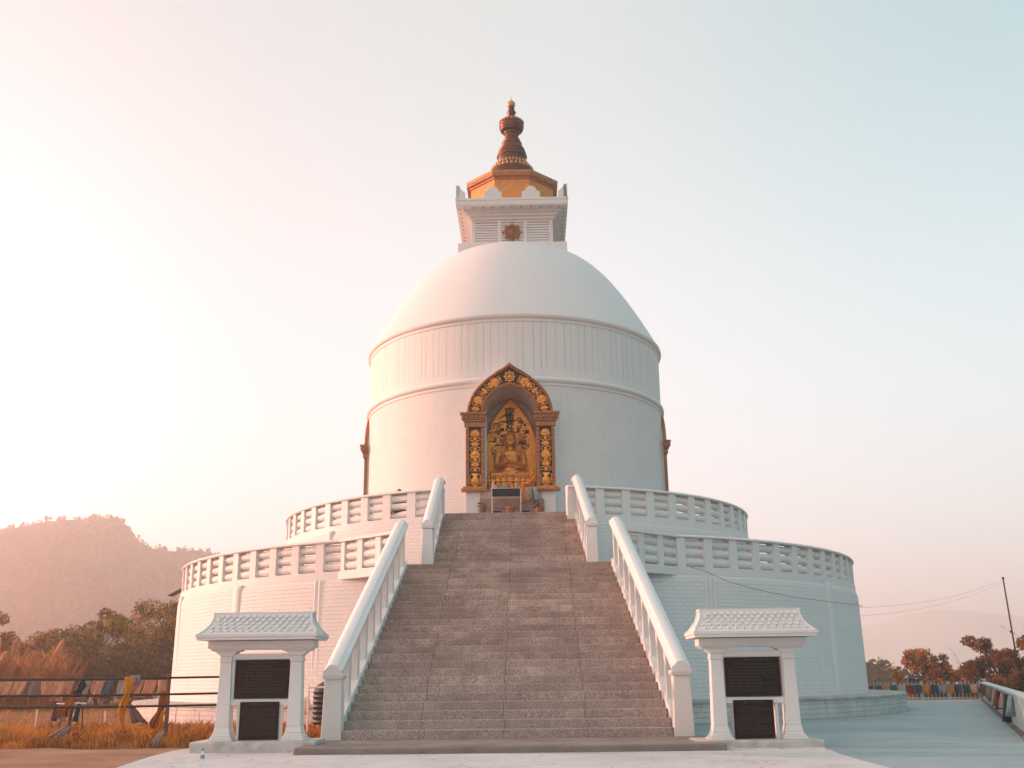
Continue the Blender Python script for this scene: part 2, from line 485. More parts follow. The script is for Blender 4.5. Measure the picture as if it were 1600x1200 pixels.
def parapet(rad, zb, zt, starts, pitch, bay, amax, wing=None):
    """round parapet: band, coping, posts, horizontal tubes in every bay"""
    root = empty('parapet', parent=st)
    zband, zcop = zb + .225, zt - .085
    band = MB(); cop = MB()
    rr = random.Random(int(rad*100))
    for side, a_start in starts:
        a_lo = (a_start - (pitch-bay)) * D2; a_hi = amax*D2
        sg = side
        band.ringseg(rad-.26, rad+.055, zb, zband, sg*a_lo, sg*a_hi, 120)
        # coping with a rounded top
        prof = [(rad-.27, zcop), (rad+.075, zcop), (rad+.085, zcop+.03), (rad+.055, zcop+.072), (rad-.02, zt), (rad-.17, zt), (rad-.25, zcop+.07)]
        n = 120; vs = []
        for k in range(n+1):
            a = sg*(a_lo + (a_hi-a_lo)*k/n)
            vs += [(r*math.sin(a), -r*math.cos(a), z) for r, z in prof]
        m = len(prof); fs = []
        for k in range(n):
            for e in range(m):
                e2 = (e+1) % m; fs.append((k*m+e, k*m+e2, (k+1)*m+e2, (k+1)*m+e))
        fs += [tuple(range(m-1,-1,-1)), tuple(n*m+e for e in range(m))]
        cop.add(vs, fs)
        a = a_start
        first = True
        while a < amax - pitch:
            p0 = (a - (pitch-bay))*D2
            if first: MB().ringseg(rad-.235, rad+.035, zband-.002, zcop+.002, sg*p0, sg*a*D2, 1).build('post', W_PAINT, root); first = False
            b = MB(); tubes_between(b, pol(rad-.135, sg*(a-.25)*D2), pol(rad-.135, sg*(a+bay+.25)*D2), zband)
            b.build('tube_panel', W_PAINT, root, 40)
            MB().ringseg(rad-.235, rad+.035, zband-.002, zcop+.002, sg*(a+bay)*D2, sg*(a+pitch)*D2, 2).build('post', W_PAINT, root)
            a += pitch
    if wing:
        for sg, A, B in wing:
            A = Vector((*A, 0)); B = Vector((*B, 0)); d = (B-A); L = d.length; d.normalize()
            nrm = Vector((d.y, -d.x, 0))
            if nrm.y > 0: nrm = -nrm
            def bx(bb, s0, s1, o0, o1, z0, z1):
                q = [A + d*s0 + nrm*o0, A + d*s1 + nrm*o0, A + d*s1 + nrm*o1, A + d*s0 + nrm*o1]
                bb.slab([(v.x, v.y) for v in q], z0, z1)
            bx(band, -.12, L+.05, -.24, .05, zb-.01, zband)
            bx(cop, -.1, L+.05, -.25, .08, zcop, zt-.025); bx(cop, -.1, L+.05, -.19, .03, zt-.03, zt-.001)
            nb = 3; ph = (L)/nb
            for k in range(nb):
                s = k*ph
                b = MB(); bx(b, s-.10 if k else -.04, s+.11, -.22, .03, zband-.002, zcop+.002); b.build('post', W_PAINT, root)
                b = MB(); q0 = A + d*(s+.07) - nrm*.12; q1 = A + d*(s+ph-.06) - nrm*.12
                tubes_between(b, (q0.x,q0.y), (q1.x,q1.y), zband); b.build('tube_panel', W_PAINT, root, 40)
    band.build('base_band', W_PAINT, root, 30); cop.build('coping', W_PAINT, root, 35)
    return root
parapet(R1P, 3.888, 5.015, [(-1, 22.62), (1, 23.1)], 4.17, 2.93, 128,
        wing=[(-1, (-4.76,-11.50), (-3.02,-13.08)), (1, (4.70,-11.42), (2.94,-13.06))])
parapet(R2P, 5.856, 6.967, [(-1, 16.4), (1, 13.05)], 5.91, 4.02, 128)

def pilaster(rad, ang, z0, z1, w=.2, d=.1):
    b = MB(); a = ang*D2
    M = Matrix.Translation((*pol(rad, a), 0)) @ Matrix.Rotation(a, 4, 'Z')
    n = 10
    out = [(w*math.cos(PI*k/n), -d*math.sin(PI*k/n)) for k in range(n+1)]
    secs = [(z0, 1), (z1-.16, 1), (z1-.08, .93), (z1-.02, .72), (z1, .35)]
    vs = []; fs = []
    for z, s in secs: vs += [(x, y*s + .03, z) for x, y in out]
    m = n+1
    for i in range(len(secs)-1):
        for k in range(n): fs.append((i*m+k+1, i*m+k, (i+1)*m+k, (i+1)*m+k+1))
    fs.append(tuple((len(secs)-1)*m+k for k in range(m)))
    b.add(vs, fs, M)
    return b.build('pilaster', W_PAINT, st, 50)
for a, w in ((-64.1,.22), (-41.3,.2), (51.5,.2), (-87,.2), (88,.2)): pilaster(R1W, a, .56, 3.93, w)
for a in (25.7, 26.4, 27.1, -25.6, -26.3): pilaster(R1W, a, .56, 3.88, .05, .06)
pilaster(8.95, -43, 4.1, 5.92, .14)

# ---- drum with openings for the niches
NA = [0, PI/2, -PI/2, PI]
def nskip(i, a):
    if i != 1: return False
    return any(abs((a - q + PI) % (2*PI) - PI) < 8.6*D2 for q in NA)
MB().lathe([(RD, 6.1), (RD, 6.2), (RD, 10.85), (RD, 11.25)], 360, skip=nskip).build('drum', B_DRUM, st, 30)
MB().lathe([(RD, 11.2), (RD+.005, 13.6)], 240).build('panel_band', G_PANEL, st, 30)
def mould(z, r, h):
    pr = [(r-.02, z-h), (r+.03, z-h*.92), (r+.035, z-h*.62), (r+.085, z-h*.55), (r+.125, z-h*.3), (r+.11, z-h*.06), (r+.04, z+.02), (r-.05, z+.05)]
    MB().lathe(pr, 240).build('moulding', W_DOME, st, 50)
mould(11.33, RD, .30); mould(13.73, RD, .34)
# dome
pts = [(5.93,13.70),(5.86,13.86),(5.60,14.35),(5.13,15.18),(4.62,15.99),(4.02,16.80),(3.30,17.50),(2.50,17.96),(1.6,18.18),(.8,18.26),(0.01,18.29)]
def catmull(P, k=6):
    o = []
    for i in range(len(P)-1):
        p0 = P[max(i-1,0)]; p1 = P[i]; p2 = P[i+1]; p3 = P[min(i+2,len(P)-1)]
        for j in range(k):
            t = j/k
            o.append(tuple(.5*((2*p1[d]) + (-p0[d]+p2[d])*t + (2*p0[d]-5*p1[d]+4*p2[d]-p3[d])*t*t + (-p0[d]+3*p1[d]-3*p2[d]+p3[d])*t**3) for d in range(2)))
    o.append(P[-1]); return o
MB().lathe(catmull(pts), 200).build('dome', W_DOME, st, 60)

# ---- harmika (square tower)
hx = .0
ha = empty('harmika', parent=st)
MB().frustum(0, 0, 17.3, 18.06, 2.22, 2.22, 2.20, 2.20).build('base_slab', W_PAINT, ha, bevel=.02)
b = MB(); b.frustum(0, 0, 18.0, 19.36, 1.55, 1.55, 1.55, 1.55)
b.build('tower_wall', W_PAINT, ha)
for q in range(4):
    Mq = Matrix.Rotation(q*PI/2, 4, 'Z')
    b = MB()
    for x0, x1 in ((-1.655,-1.52), (-.60,-.46), (.46,.60), (1.52,1.655)): b.box(x0, x1, -1.66, -1.54, 18.062, 19.32, Mq)
    b.box(-1.515, 1.515, -1.655, -1.54, 19.20, 19.32, Mq); b.box(-1.515, 1.515, -1.655, -1.54, 18.062, 18.16, Mq)
    b.build('louvre_frame', W_PAINT, ha)
    b = MB()
    for x0, x1 in ((-1.52,-.60), (-.46,.46), (.60,1.52)):
        for k in range(9):
            z = 18.17 + k*.1135
            b.add([(x0,-1.645,z),(x1,-1.645,z),(x1,-1.655+.0,z+.080),(x0,-1.655,z+.080),(x0,-1.56,z+.095),(x1,-1.56,z+.095),(x0,-1.56,z),(x1,-1.56,z)],
                  [(0,1,2,3),(3,2,5,4),(0,6,7,1)], Mq)
    b.build('louvre', W_PAINT, ha)
# stepped cornice
prof = [(1.66,19.30),(1.74,19.30),(1.74,19.42),(1.84,19.42),(1.84,19.535),(1.95,19.535),(1.95,19.65),(2.26,19.66),(2.26,19.70),(2.28,19.70),(2.28,19.90),(2.30,19.90),(2.30,19.99),(1.5,20.01)]
vs = []; fs = []
for r, z in prof: vs += [(-r,-r,z),(r,-r,z),(r,r,z),(-r,r,z)]
for i in range(len(prof)-1):
    for k in range(4): fs.append((i*4+k, i*4+(k+1)%4, (i+1)*4+(k+1)%4, (i+1)*4+k))
fs.append(tuple((len(prof)-1)*4+k for k in range(4)))
cor = MB().add(vs, fs).build('cornice', W_PAINT, ha)
b = MB()
for q in range(4):
    Mq = Matrix.Rotation(q*PI/2, 4, 'Z')
    for k in range(11): b.tube([(-1.95+k*.39, -2.12, 19.66), (-1.95+k*.39, -2.12, 19.625)], .028, 8, Mq)
b.build('soffit_stud', m_simple('stud', (.12,.07,.05), .6), cor)
# acroteria
ac = [(-.37,0),(.37,0),(.37,.27),(.30,.29),(.24,.33),(.20,.42),(.10,.50),(0,.53),(-.10,.50),(-.20,.42),(-.24,.33),(-.30,.29),(-.37,.27)]
co = [(0,0),(.37,0),(.37,.28),(.31,.30),(.27,.36),(.22,.38),(.17,.48),(.08,.55),(0,.58)]
for q in range(4):
    Mq = Matrix.Rotation(q*PI/2, 4, 'Z')
    for cx in (-.78, .78):
        b = MB(); b.prism([(cx+x, 20.0+z) for x, z in ac], -2.26, -2.10, Mq)
        b.build('acroterion', W_PAINT, ha, bevel=.01)
    b = MB(); b.prism([(-2.27+x, 20.0+z) for x, z in co], -2.27, -2.12, Mq)
    b.prism([(2.27-x, 20.0+z) for x, z in co][::-1], -2.27, -2.12, Mq)
    b.build('acroterion', W_PAINT, ha)
# wheel emblem
def wheel(b, c, y, rad, spokes, rim, M=None, knob=True, hub=.25):
    n = 40; pts = [(c[0]+rad*.78*math.cos(2*PI*k/n), y, c[1]+rad*.78*math.sin(2*PI*k/n)) for k in range(n+1)]
    b.tube(pts, rim, 8, M, caps=False)
    b.ball((c[0], y, c[1]), (rad*hub, rim*1.4, rad*hub), 12, 7, M)
    for k in range(spokes):
        a = 2*PI*k/spokes + PI/2
        dx, dz = math.cos(a), math.sin(a)
        b.tube([(c[0], y, c[1]), (c[0]+dx*rad*.9, y, c[1]+dz*rad*.9)], rim*.75, 6, M)
        if knob: b.ball((c[0]+dx*rad, y, c[1]+dz*rad), (rad*.13,)*3, 8, 6, M)
b = MB(); wheel(b, (-.01, 18.72), -1.70, .36, 8, .05, hub=.40)
b.ball((-.01, -1.69, 18.72), (.21, .03, .21), 14, 6)
b.build('wheel_emblem', m_simple('emblem_copper', (.32,.115,.045), .45, .3), ha, 60)
# gilded octagon
def octring(a, z): 
    r = a/math.cos(PI/8)
    return [(r*math.sin(PI/8+k*PI/4), -r*math.cos(PI/8+k*PI/4), z) for k in range(8)]
def octloft(prof):
    b = MB(); vs = []; fs = []
    for a, z in prof: vs += octring(a, z)
    for i in range(len(prof)-1):
        for k in range(8): fs.append((i*8+k, i*8+(k+1)%8, (i+1)*8+(k+1)%8, (i+1)*8+k))
    fs.append(tuple((len(prof)-1)*8+k for k in range(8)))
    return b.add(vs, fs)
ot = empty('spire', parent=st)
octloft([(1.74,19.98),(1.74,21.20)]).build('octagon_wall', GOLD_OCT, ot)
octloft([(1.70,21.12),(1.80,21.12),(1.80,21.20),(1.90,21.22),(1.90,21.285),(1.93,21.30),(1.94,21.44),(1.0,21.80),(.8,21.84)]).build('eave', m_simple('eave_copper', (.46,.19,.07), .5, .2, .3, 8), ot)
z_of = lambda zy: 22.54 + (262 - (140 + zy/4.617))*.0313
spp = [(595,.86),(580,.87),(572,.85)]
b = MB(); b.lathe([(.9,21.75),(.93,22.1),(.92,22.25),(.80,22.30),(.74,22.44)], 48); lot = b.build('lotus_base', BRONZE, ot, 50)
b = MB()
for row, (r, z, n, s) in enumerate(((.86,22.36,30,.085),(.70,22.60,30,.07))):
    for k in range(n):
        a = 2*PI*(k+.5*row)/n
        b.ball((r*math.sin(a), -r*math.cos(a), z), (s, s, s*1.15), 8, 6)
b.build('lotus_petals', m_simple('lotus_copper', (.62,.28,.12), .4, .4, .3), lot, 60)
sp = [(545,.66),(530,.64),(515,.645),(490,.67),(470,.64),(462,.60),(455,.60),(448,.575),(440,.56),(432,.50),(424,.475),(418,.49),(410,.45),(402,.43),(396,.445),(388,.40),(380,.36),(372,.375),(362,.33),(345,.295),(330,.30),(322,.345),(316,.36),(312,.42),(300,.50),(288,.535),(275,.56),(266,.55),(260,.52),(252,.53),(240,.42),(225,.31),(212,.24),(200,.185),(190,.15),(182,.17),(172,.20),(164,.20),(155,.15),(146,.13),(138,.15),(130,.13)]
MB().lathe([(r*.95, z_of(y)) for y, r in sp], 48).build('spire_body', BRONZE, ot, 35)
MB().lathe([(r, z_of(y)) for y, r in [(130,.10),(122,.165),(112,.185),(100,.18),(88,.13),(78,.045),(72,.02),(40,.007)]], 24).build('finial', m_simple('finial_copper', (.60,.27,.12), .3, .5, .2), ot, 60)
b = MB()
for y, r_, w_ in ((533,.66,.035),(492,.675,.028),(472,.645,.022),(455,.60,.026),(440,.57,.022),(424,.49,.03),(410,.455,.02),(396,.445,.026),(384,.38,.018),(372,.375,.024),(356,.315,.018),(340,.30,.02),(322,.345,.024),(300,.50,.022),(285,.54,.022),(268,.555,.026),(225,.32,.02),(200,.19,.02),(168,.20,.02),(148,.14,.018)):
    n_ = 40; z_ = z_of(y); b.tube([(r_*.95*math.sin(2*PI*k/n_), -r_*.95*math.cos(2*PI*k/n_), z_) for k in range(n_+1)], w_, 6, caps=False)
b.build('spire_ring', m_simple('ring_copper', (.22,.085,.035), .36, .5, .3), ot, 60)
b = MB()
for k in range(22):
    a = 2*PI*k/22; b.ball((.50*math.sin(a), -.50*math.cos(a), 24.70), .06, 8, 6)
    b.ball((.40*math.sin(a), -.40*math.cos(a), 24.80), .05, 8, 6)
b.build('petal_ring', GOLD_D, ot, 60)

# ---- niches
def resample(P, n):
    P = [Vector(p) for p in P]; L = [0]
    for a, c in zip(P, P[1:]): L.append(L[-1] + (c-a).length)
    o = []
    for k in range(n):
        t = L[-1]*k/(n-1); i = 0
        while i < len(P)-2 and L[i+1] < t: i += 1
        f = (t-L[i])/max(L[i+1]-L[i], 1e-9); o.append(P[i].lerp(P[i+1], f))
    return o
outer = catmull([(1.465,9.86),(1.44,10.16),(1.317,10.52),(1.12,10.82),(.824,11.12),(.478,11.38),(.22,11.535),(0,11.70)], 5)
inner = catmull([(.90,9.86),(.862,10.16),(.75,10.415),(.577,10.617),(.38,10.77),(.16,10.85),(0,10.87)], 5)
NO = 41
OH = resample(outer, NO); IH = resample(inner, NO)
OUT = [Vector((-p.x, p.y)) for p in OH] + [Vector((p.x, p.y)) for p in OH[::-1][1:]]   # left foot -> apex -> right foot
INN = [Vector((-p.x, p.y)) for p in IH] + [Vector((p.x, p.y)) for p in IH[::-1][1:]]

def strip(b, A, Bp, y0, y1, M=None):
    """solid band between two polylines in the x-z plane"""
    n = len(A); vs = []
    for a, c in zip(A, Bp): vs += [(a[0],y0,a[1]),(c[0],y0,c[1]),(c[0],y1,c[1]),(a[0],y1,a[1])]
    fs = []
    for k in range(n-1):
        for e in range(4):
            e2 = (e+1) % 4; fs.append((4*k+e, 4*k+e2, 4*k+4+e2, 4*k+4+e))
    fs += [(0,3,2,1), (4*n-4,4*n-3,4*n-2,4*n-1)]
    b.add(vs, fs, M)

def puff(b, poly, y, h, M2):
    """relief bump on the plane y: 2-D polygon raised towards its middle; M2 maps local (u,v)->(x,z)"""
    P = [M2(u, v) for u, v in poly]; n = len(P)
    c = (sum(p[0] for p in P)/n, sum(p[1] for p in P)/n)
    vs = [(p[0], y, p[1]) for p in P] + [(c[0]+(p[0]-c[0])*.72, y-h*.75, c[1]+(p[1]-c[1])*.72) for p in P] + [(c[0], y-h, c[1])]
    fs = []
    for i in range(n):
        j = (i+1) % n
        fs += [(i, j, n+j, n+i), (n+i, n+j, 2*n)]
    b.add(vs, fs)

def petal(L, w, n=5):
    s = [(w*math.sin(PI*k/n)*(1-.35*k/n), L*k/n) for k in range(n+1)]
    return s + [(-x, y) for x, y in s[::-1][1:-1]]
def xf(ox, oz, ang, sc):
    c, s = math.cos(ang)*sc, math.sin(ang)*sc
    return lambda u, v: (ox + u*c - v*s, oz + u*s + v*c)
def rot2(poly, a):
    c, s = math.cos(a), math.sin(a); return [(x*c-y*s, x*s+y*c) for x, y in poly]
def lotus(b, ox, oz, ang, sc, y):
    m = xf(ox, oz, ang, sc)
    for a in (-1.35, 1.35, -1.0, 1.0, -.62, .62, -.3, .3, 0):
        puff(b, [(x, z-.25) for x, z in rot2(petal(.62 if abs(a) > .8 else .68, .17), a)], y, .035 + .02*(1.4-abs(a)), m)
    puff(b, [(.5*math.cos(t), -.30+.12*math.sin(t)) for t in np.linspace(0, 2*PI, 10)[:-1]], y, .05, m)
def scroll(b, ox, oz, ang, sc, y, flip=1):
    m = xf(ox, oz, ang, sc)
    for sx in (-1, 1):
        pts = []; rad = []
        for k in range(13):
            t = k/12*2.1*PI; r = .06 + .17*k/12
            u = sx*(.27 - r*math.cos(t+.4)*1.0); v = flip*(.02 + r*math.sin(t+.4))
            q = m(u, v); pts.append((q[0], y-.015, q[1])); rad.append(.028*sc*(.7+.5*k/12)+.006)
        b.tube(pts, rad, 6)
    puff(b, [(x, z-.2) for x, z in petal(.42, .10)], y, .04, m)
def leafpair(b, ox, oz, ang, sc, y):
    m = xf(ox, oz, ang, sc)
    for a in (-.95, .95, -.35, .35): puff(b, [(x, z-.22) for x, z in rot2(petal(.52, .17), a)], y, .05, m)
    puff(b, [(x, z-.3) for x, z in petal(.2, .1)], y, .05, m)
def urn(b, ox, oz, ang, sc, y):
    m = xf(ox, oz, ang, sc)
    body = [(.12,-.5),(.27,-.44),(.36,-.22),(.34,0),(.2,.16),(.13,.24),(.17,.36),(.3,.42),(.3,.5)]
    puff(b, body + [(-x, z) for x, z in body[::-1]], y, .075, m)
    puff(b, [(-.22,-.62),(.22,-.62),(.14,-.5),(-.14,-.5)], y, .05, m)
    for sx in (-1, 1):
        b.tube([(*(lambda q: (q[0], y-.02, q[1]))(m(sx*u, v)),) for u, v in ((.3,.40),(.44,.3),(.42,.1),(.46,-.2),(.40,-.36),(.3,-.4))], .016, 6)

def niche(az, front):
    """one arched niche; local frame faces -y"""
    cx = -.10 if front else 0.0
    root = empty('niche', (cx if front else 0, 0, 0), az, st)
    yf = -6.30 if front else -5.80
    # white block that carries the frame
    W = [Vector((p.x*1.0, p.y-.0)) for p in OUT]
    blk = MB()
    A = [(-1.46, 7.0)] + [(p.x*.985, p.y-.015) for p in OUT] + [(1.46, 7.0)]
    Bq = [(-.93, 7.0)] + [(p.x*1.02, p.y+.02) for p in INN] + [(.93, 7.0)]
    strip(blk, A, Bq, yf+.06, -5.2)
    for sx in (-1, 1): blk.box(min(sx*1.04, sx*1.50), max(sx*1.04, sx*1.50), yf-.04, -5.2, 6.18, 7.19)
    blk.build('niche_block', W_PAINT, root, 30)
    # interior: vault, side walls, back wall
    if front:
        I = [(-.90, 7.14)] + [(p.x*1.005, p.y+.005) for p in INN] + [(.90, 7.14)]
        n = len(I); vs = [(x, yf+.07, z) for x, z in I] + [(x*.96, -4.75, z - (.10 if z > 10 else 0)) for x, z in I]
        fs = [(k, k+1, n+k+1, n+k) for k in range(n-1)] + [tuple(range(n, 2*n))]
        MB().add(vs, fs).build('niche_interior', NICHE_IN, root, 35)
        MB().box(-1.035, 1.035, -6.36, -4.7, 6.95, 7.20).build('altar_ledge', m_simple('ledge_stone', (.5,.36,.30), .7), root, bevel=.01)
    # gilded surround
    sur = empty('niche_surround', parent=root)
    L = lambda t: [(o.x + (i.x-o.x)*t, o.y + (i.y-o.y)*t) for o, i in zip(OUT, INN)]
    b = MB(); strip(b, L(.13), L(.80), yf+.02, yf+.055); 
    for sx in (-1, 1): b.box(min(sx*.98, sx*1.42), max(sx*.98, sx*1.42), yf+.02, yf+.055, 7.38, 9.45)
    b.build('relief_ground', DARKREL, sur)
    b = MB()
    strip(b, L(-.03), L(.14), yf-.05, yf+.054); strip(b, L(.80), L(1.01), yf-.03, yf+.054)
    for sx in (-1, 1):
        for e0, e1 in ((.895, 1.0), (1.41, 1.515)):
            for k in range(14):
                z0 = 7.39 + k*2.03/14
                b.box(min(sx*e0, sx*e1), max(sx*e0, sx*e1), yf-.05, yf+.054, z0, z0 + 2.03/14 - .014)
    # beads along the arch rims
    for t, rr in ((.055, .036), (.90, .034)):
        Q = resample([(x, z, 0) for x, z in L(t)], 58)
        for q in Q: b.ball((q.x, yf-.055, q.y), (rr*1.25, rr*.8, rr*1.25), 6, 5)
    b.build('rim_trim', TRIM, sur)
    # capitals and bases
    for sx in (-1, 1):
        def blockx(bb, x0, x1, y0, z0, z1):
            bb.box(min(sx*x0, sx*x1), max(sx*x0, sx*x1), y0, yf+.06, z0, z1)
        b = MB()
        blockx(b, .86, 1.56, yf-.10, 9.44, 9.60); blockx(b, .83, 1.60, yf-.14, 9.62, 9.68)
        for k in range(7):
            x = .86 + (k+.5)*.80/7
            b.ball((sx*x, yf-.15, 9.77), (.062, .06, .085), 8, 6)
        blockx(b, .82, 1.66, yf-.16, 9.69, 9.85); blockx(b, .80, 1.70, yf-.21, 9.855, 9.93)
        b.build('capital', TRIM, sur, 40)
        b = MB()
        blockx(b, .84, 1.66, yf-.20, 7.20, 7.30); blockx(b, .87, 1.60, yf-.13, 7.302, 7.375)
        for k in range(11): b.ball((sx*(.88+k*.075), yf-.2, 7.25), (.034, .03, .04), 6, 5)
        b.build('column_base', GOLD_D, sur, 40)
    # relief ornaments
    b = MB(); yr = yf + .02
    zz = lambda y: 9.4 - (y-430)/630*2.0
    for sx in (-1, 1):
        x = sx*1.20
        lotus(b, x, zz(478), 0, .34, yr); scroll(b, x, zz(548), 0, .42, yr); leafpair(b, x, zz(598), 0, .38, yr)
        scroll(b, x, zz(655), 0, .42, yr, -1); lotus(b, x, zz(712), 0, .36, yr); scroll(b, x, zz(778), 0, .42, yr)
        leafpair(b, x, zz(822), 0, .38, yr); scroll(b, x, zz(880), 0, .42, yr, -1); urn(b, x, zz(985), 0, .42, yr)
        mid = [(x_, z_) for x_, z_ in L(.47)]
        if sx > 0: mid = mid[::-1]
        mid = mid[:NO]
        Q = resample([(x_, z_, 0) for x_, z_ in mid], 101)
        def at(t):
            i = int(round(t*100)); q = Q[i]; q2 = Q[min(i+1, 100)]; q1 = Q[max(i-1, 0)]
            d = q2 - q1; return q.x, q.y, math.atan2(d.y, d.x) - PI/2
        for t, fn, sc in ((.035, 'S', .40), (.12, 'L', .38), (.20, 'S', .40), (.29, 'O', .38), (.40, 'S', .38), (.48, 'L', .36), (.56, 'S', .36), (.62, 'L', .33), (.72, 'O', .38), (.81, 'S', .30)):
            q = at(t)
            {'S': scroll, 'L': leafpair, 'O': lotus}[fn](b, q[0], q[1], q[2], sc, yr)
    b.build('relief_ornament', GOLD, sur, 50)
    b = MB(); wheel(b, (0, 11.22), yf-.03, .195, 8, .022, hub=.2); b.build('wheel_emblem', GOLD, sur, 60)
    return root
niche(0, True); niche(PI/2, False); niche(-PI/2, False)
# pedestal under the front niche
pd = [(-1.14,6.18),(1.02,6.18),(1.02,6.86),(.98,6.93),(.90,6.945),(-1.02,6.945),(-1.10,6.93),(-1.14,6.86)]
b = MB(); b.prism(pd, -6.44, -6.30)
for z in (6.42, 6.62): b.box(-1.12, 1.0, -6.455, -6.43, z, z+.014)
ped = b.build('altar_pedestal', PEDEST, st)
for x0, x1 in ((-.70,-.43), (.27,.51)):
    b = MB(); b.box(x0, x1, -6.47, -6.43, 6.2, 6.53); b.build('opening_shade', BLACKCLOTH, ped)  # black boxes paint the shade inside the openings

#==================================================================== STAIRCASE
sc = empty('staircase', (0, 0, 0))
tag(sc, 'steep speckled granite staircase with white railings climbing to the golden niche', 'staircase')
RISE, TREAD = .160077, .31084
def half_lower(y):
    t = (y-YS0)/(YS1-YS0); return (W0 + (W1-W0)*t)/2, O0 + (O1-O0)*t
def half_upper(y):
    t = (y-YU0)/(YS2-YU0); return (W3 + (W2-W3)*t)/2, O1 + (O2-O1)*t
rs = random.Random(5)
def step(y0, y1, zt, hf):
    (h0, o0), (h1, o1) = hf(y0), hf(y1)
    b = MB(); zb = zt - RISE - .04
    j = rs.uniform(-.006, .006); h0 -= .004; h1 -= .004
    vs = []
    for z in (zb, zt): vs += [(o0-h0, y0+j, z), (o0+h0, y0-j*.5, z), (o1+h1, y1, z), (o1-h1, y1, z)]
    b.add(vs, [(0,3,2,1),(4,5,6,7),(0,1,5,4),(1,2,6,5),(2,3,7,6),(3,0,4,7)])
    b.build('step', STEP, sc, bevel=.014)
for k in range(1, 26):
    y = YS0 + (k-1)*TREAD
    step(y, y + TREAD + (.06 if k < 25 else .9), Z0 + k*RISE, half_lower)
for k in range(1, 14):
    y = YU0 + (k-1)*(YS2-YU0)/12
    step(y, y + .36 if k < 13 else -6.9, Z1 + k*.16001, half_upper)
# platform at the foot
b = MB()
xs = np.linspace(-3.45, 3.70, 16); n = len(xs)
fr = [(float(x), -22.74 + rs.uniform(-.025, .025) + .03*abs(x)/3.5) for x in xs]
b.slab([(-3.45,-20.2)] + [(-3.45,-20.6)] + fr + [(3.70,-20.6),(3.70,-20.2)], -.1, Z0)
PLAT = NT('worn_platform_stone')
_p = PLAT.t.nodes.new('ShaderNodeNewGeometry').outputs['Position']
_a = PLAT.noise(1.2, 6, .65, _p); _f = PLAT.noise(50, 4, .75, _p)
_c = PLAT.mixc(PLAT.ramp(_a, [(.3, 0), (.7, 1)]), (.20,.175,.16), (.36,.32,.30)); _c = PLAT.mixc(.6, _c, PLAT.mixc(_f, (.1,.09,.085), (.5,.46,.43)), 'OVERLAY')
PLAT = PLAT.out(_c, .85, normal=PLAT.bump(_f, .5, .015))
b.build('platform', PLAT, sc, bevel=.03)

RP = [(-.17,0),(.17,0),(.185,.03),(.185,.085),(.13,.125),(.085,.185),(0,.205),(-.085,.185),(-.13,.125),(-.185,.085),(-.185,.03)]
def railing(sg, y0, y1, hf, zn0, slope, pw, nbal, ztop_off, ret=None):
    """sloping masonry balustrade; zn0 = nose height at y0"""
    root = empty('railing', parent=sc)
    xin = lambda y: hf(y)[1] + sg*hf(y)[0]
    ctr = lambda y: xin(y) + sg*pw/2
    k = pw/.35
    nose = lambda y: zn0 + (y-y0)*slope
    # stringer wall under the balusters
    b = MB(); vs = []
    zb0 = zn0 - .16 if ret is None else zn0 - .16
    for dx in (.001, pw-.05):
        vs += [(xin(y0)+sg*dx, y0+.1, zb0-1.2), (xin(y0)+sg*dx, y0+.1, nose(y0)+.14), (xin(y1)+sg*dx, y1, nose(y1)+.09), (xin(y1)+sg*dx, y1, zb0-1.2)]
    b.add(vs, [(0,1,2,3),(4,7,6,5),(0,4,5,1),(1,5,6,2),(2,6,7,3),(3,7,4,0)])
    b.build('stringer', W_RAIL, root)
    zt = zn0 - .16 + 1.08
    # newel
    b = MB(); c = ctr(y0)
    b.frustum(c, y0+.17, zn0-.17, zt, pw/2+.02, .185, pw/2-.012, .17)
    b.build('newel_post', W_RAIL, root, bevel=.012)
    b = MB(); b.frustum(c, y0+.165, zt+.001, zt+.05, pw/2+.0, .195, pw/2+.035, .215); b.frustum(c, y0+.165, zt+.051, zt+.10, pw/2+.035, .215, pw/2+.02, .20)
    b.build('newel_cap', W_RAIL, root, bevel=.01)
    # handrail
    zr = lambda y: zt + .085 + (y-(y0+.02))*slope
    prof = [(s*k, t*k) for s, t in RP]
    path = [(ctr(y0), y0-.05, zt+.075), (ctr(y0), y0+.06, zt+.10)]
    for i in range(1, 9):
        y = y0 + .06 + (y1-y0-.06)*i/8; path.append((ctr(y), y, zr(y)))
    if ret: path += [(ctr(y1), y1+.12, zr(y1)+.02), (ctr(y1), y1+ret, zr(y1)+.03)]
    b = MB(); b.sweep(path, prof, side=Vector((1,0,0))); b.build('handrail', W_RAIL, root, 32)
    for i in range(nbal):
        yc = y0 + .36 + (y1-y0-.42)*(i+.75)/nbal
        w = .13; x = ctr(yc); hw = pw*.36
        vs = []
        for yy in (yc-w, yc+w):
            for xx in (x-hw, x+hw): vs += [(xx, yy, nose(yy)+.02), (xx, yy, zr(yy)+.02)]
        b = MB(); b.add(vs, [(0,2,3,1),(4,5,7,6),(0,1,5,4),(2,6,7,3),(1,3,7,5),(0,4,6,2)])
        b.build('baluster', W_RAIL, root)
    if ret:
        y = y1 + ret - .12; x = ctr(y1)
        b = MB(); b.box(x-pw*.38, x+pw*.38, y-.12, y+.12, Z2-.2, zr(y1)+.05)
        b.box(x-pw*.38, x+pw*.38, y1-.1, y1+.1, Z2-.3, zr(y1)+.03); b.build('end_post', W_RAIL, root)
    return root
sl = RISE/TREAD
for sg in (-1, 1):
    railing(sg, YS0, YS1, half_lower, Z0+.16, sl, .34, 9, 1.0)
    railing(sg, YU0-.02, YS2, half_upper, Z1+.16, .5147, .30, 5, 1.0, ret=.55)
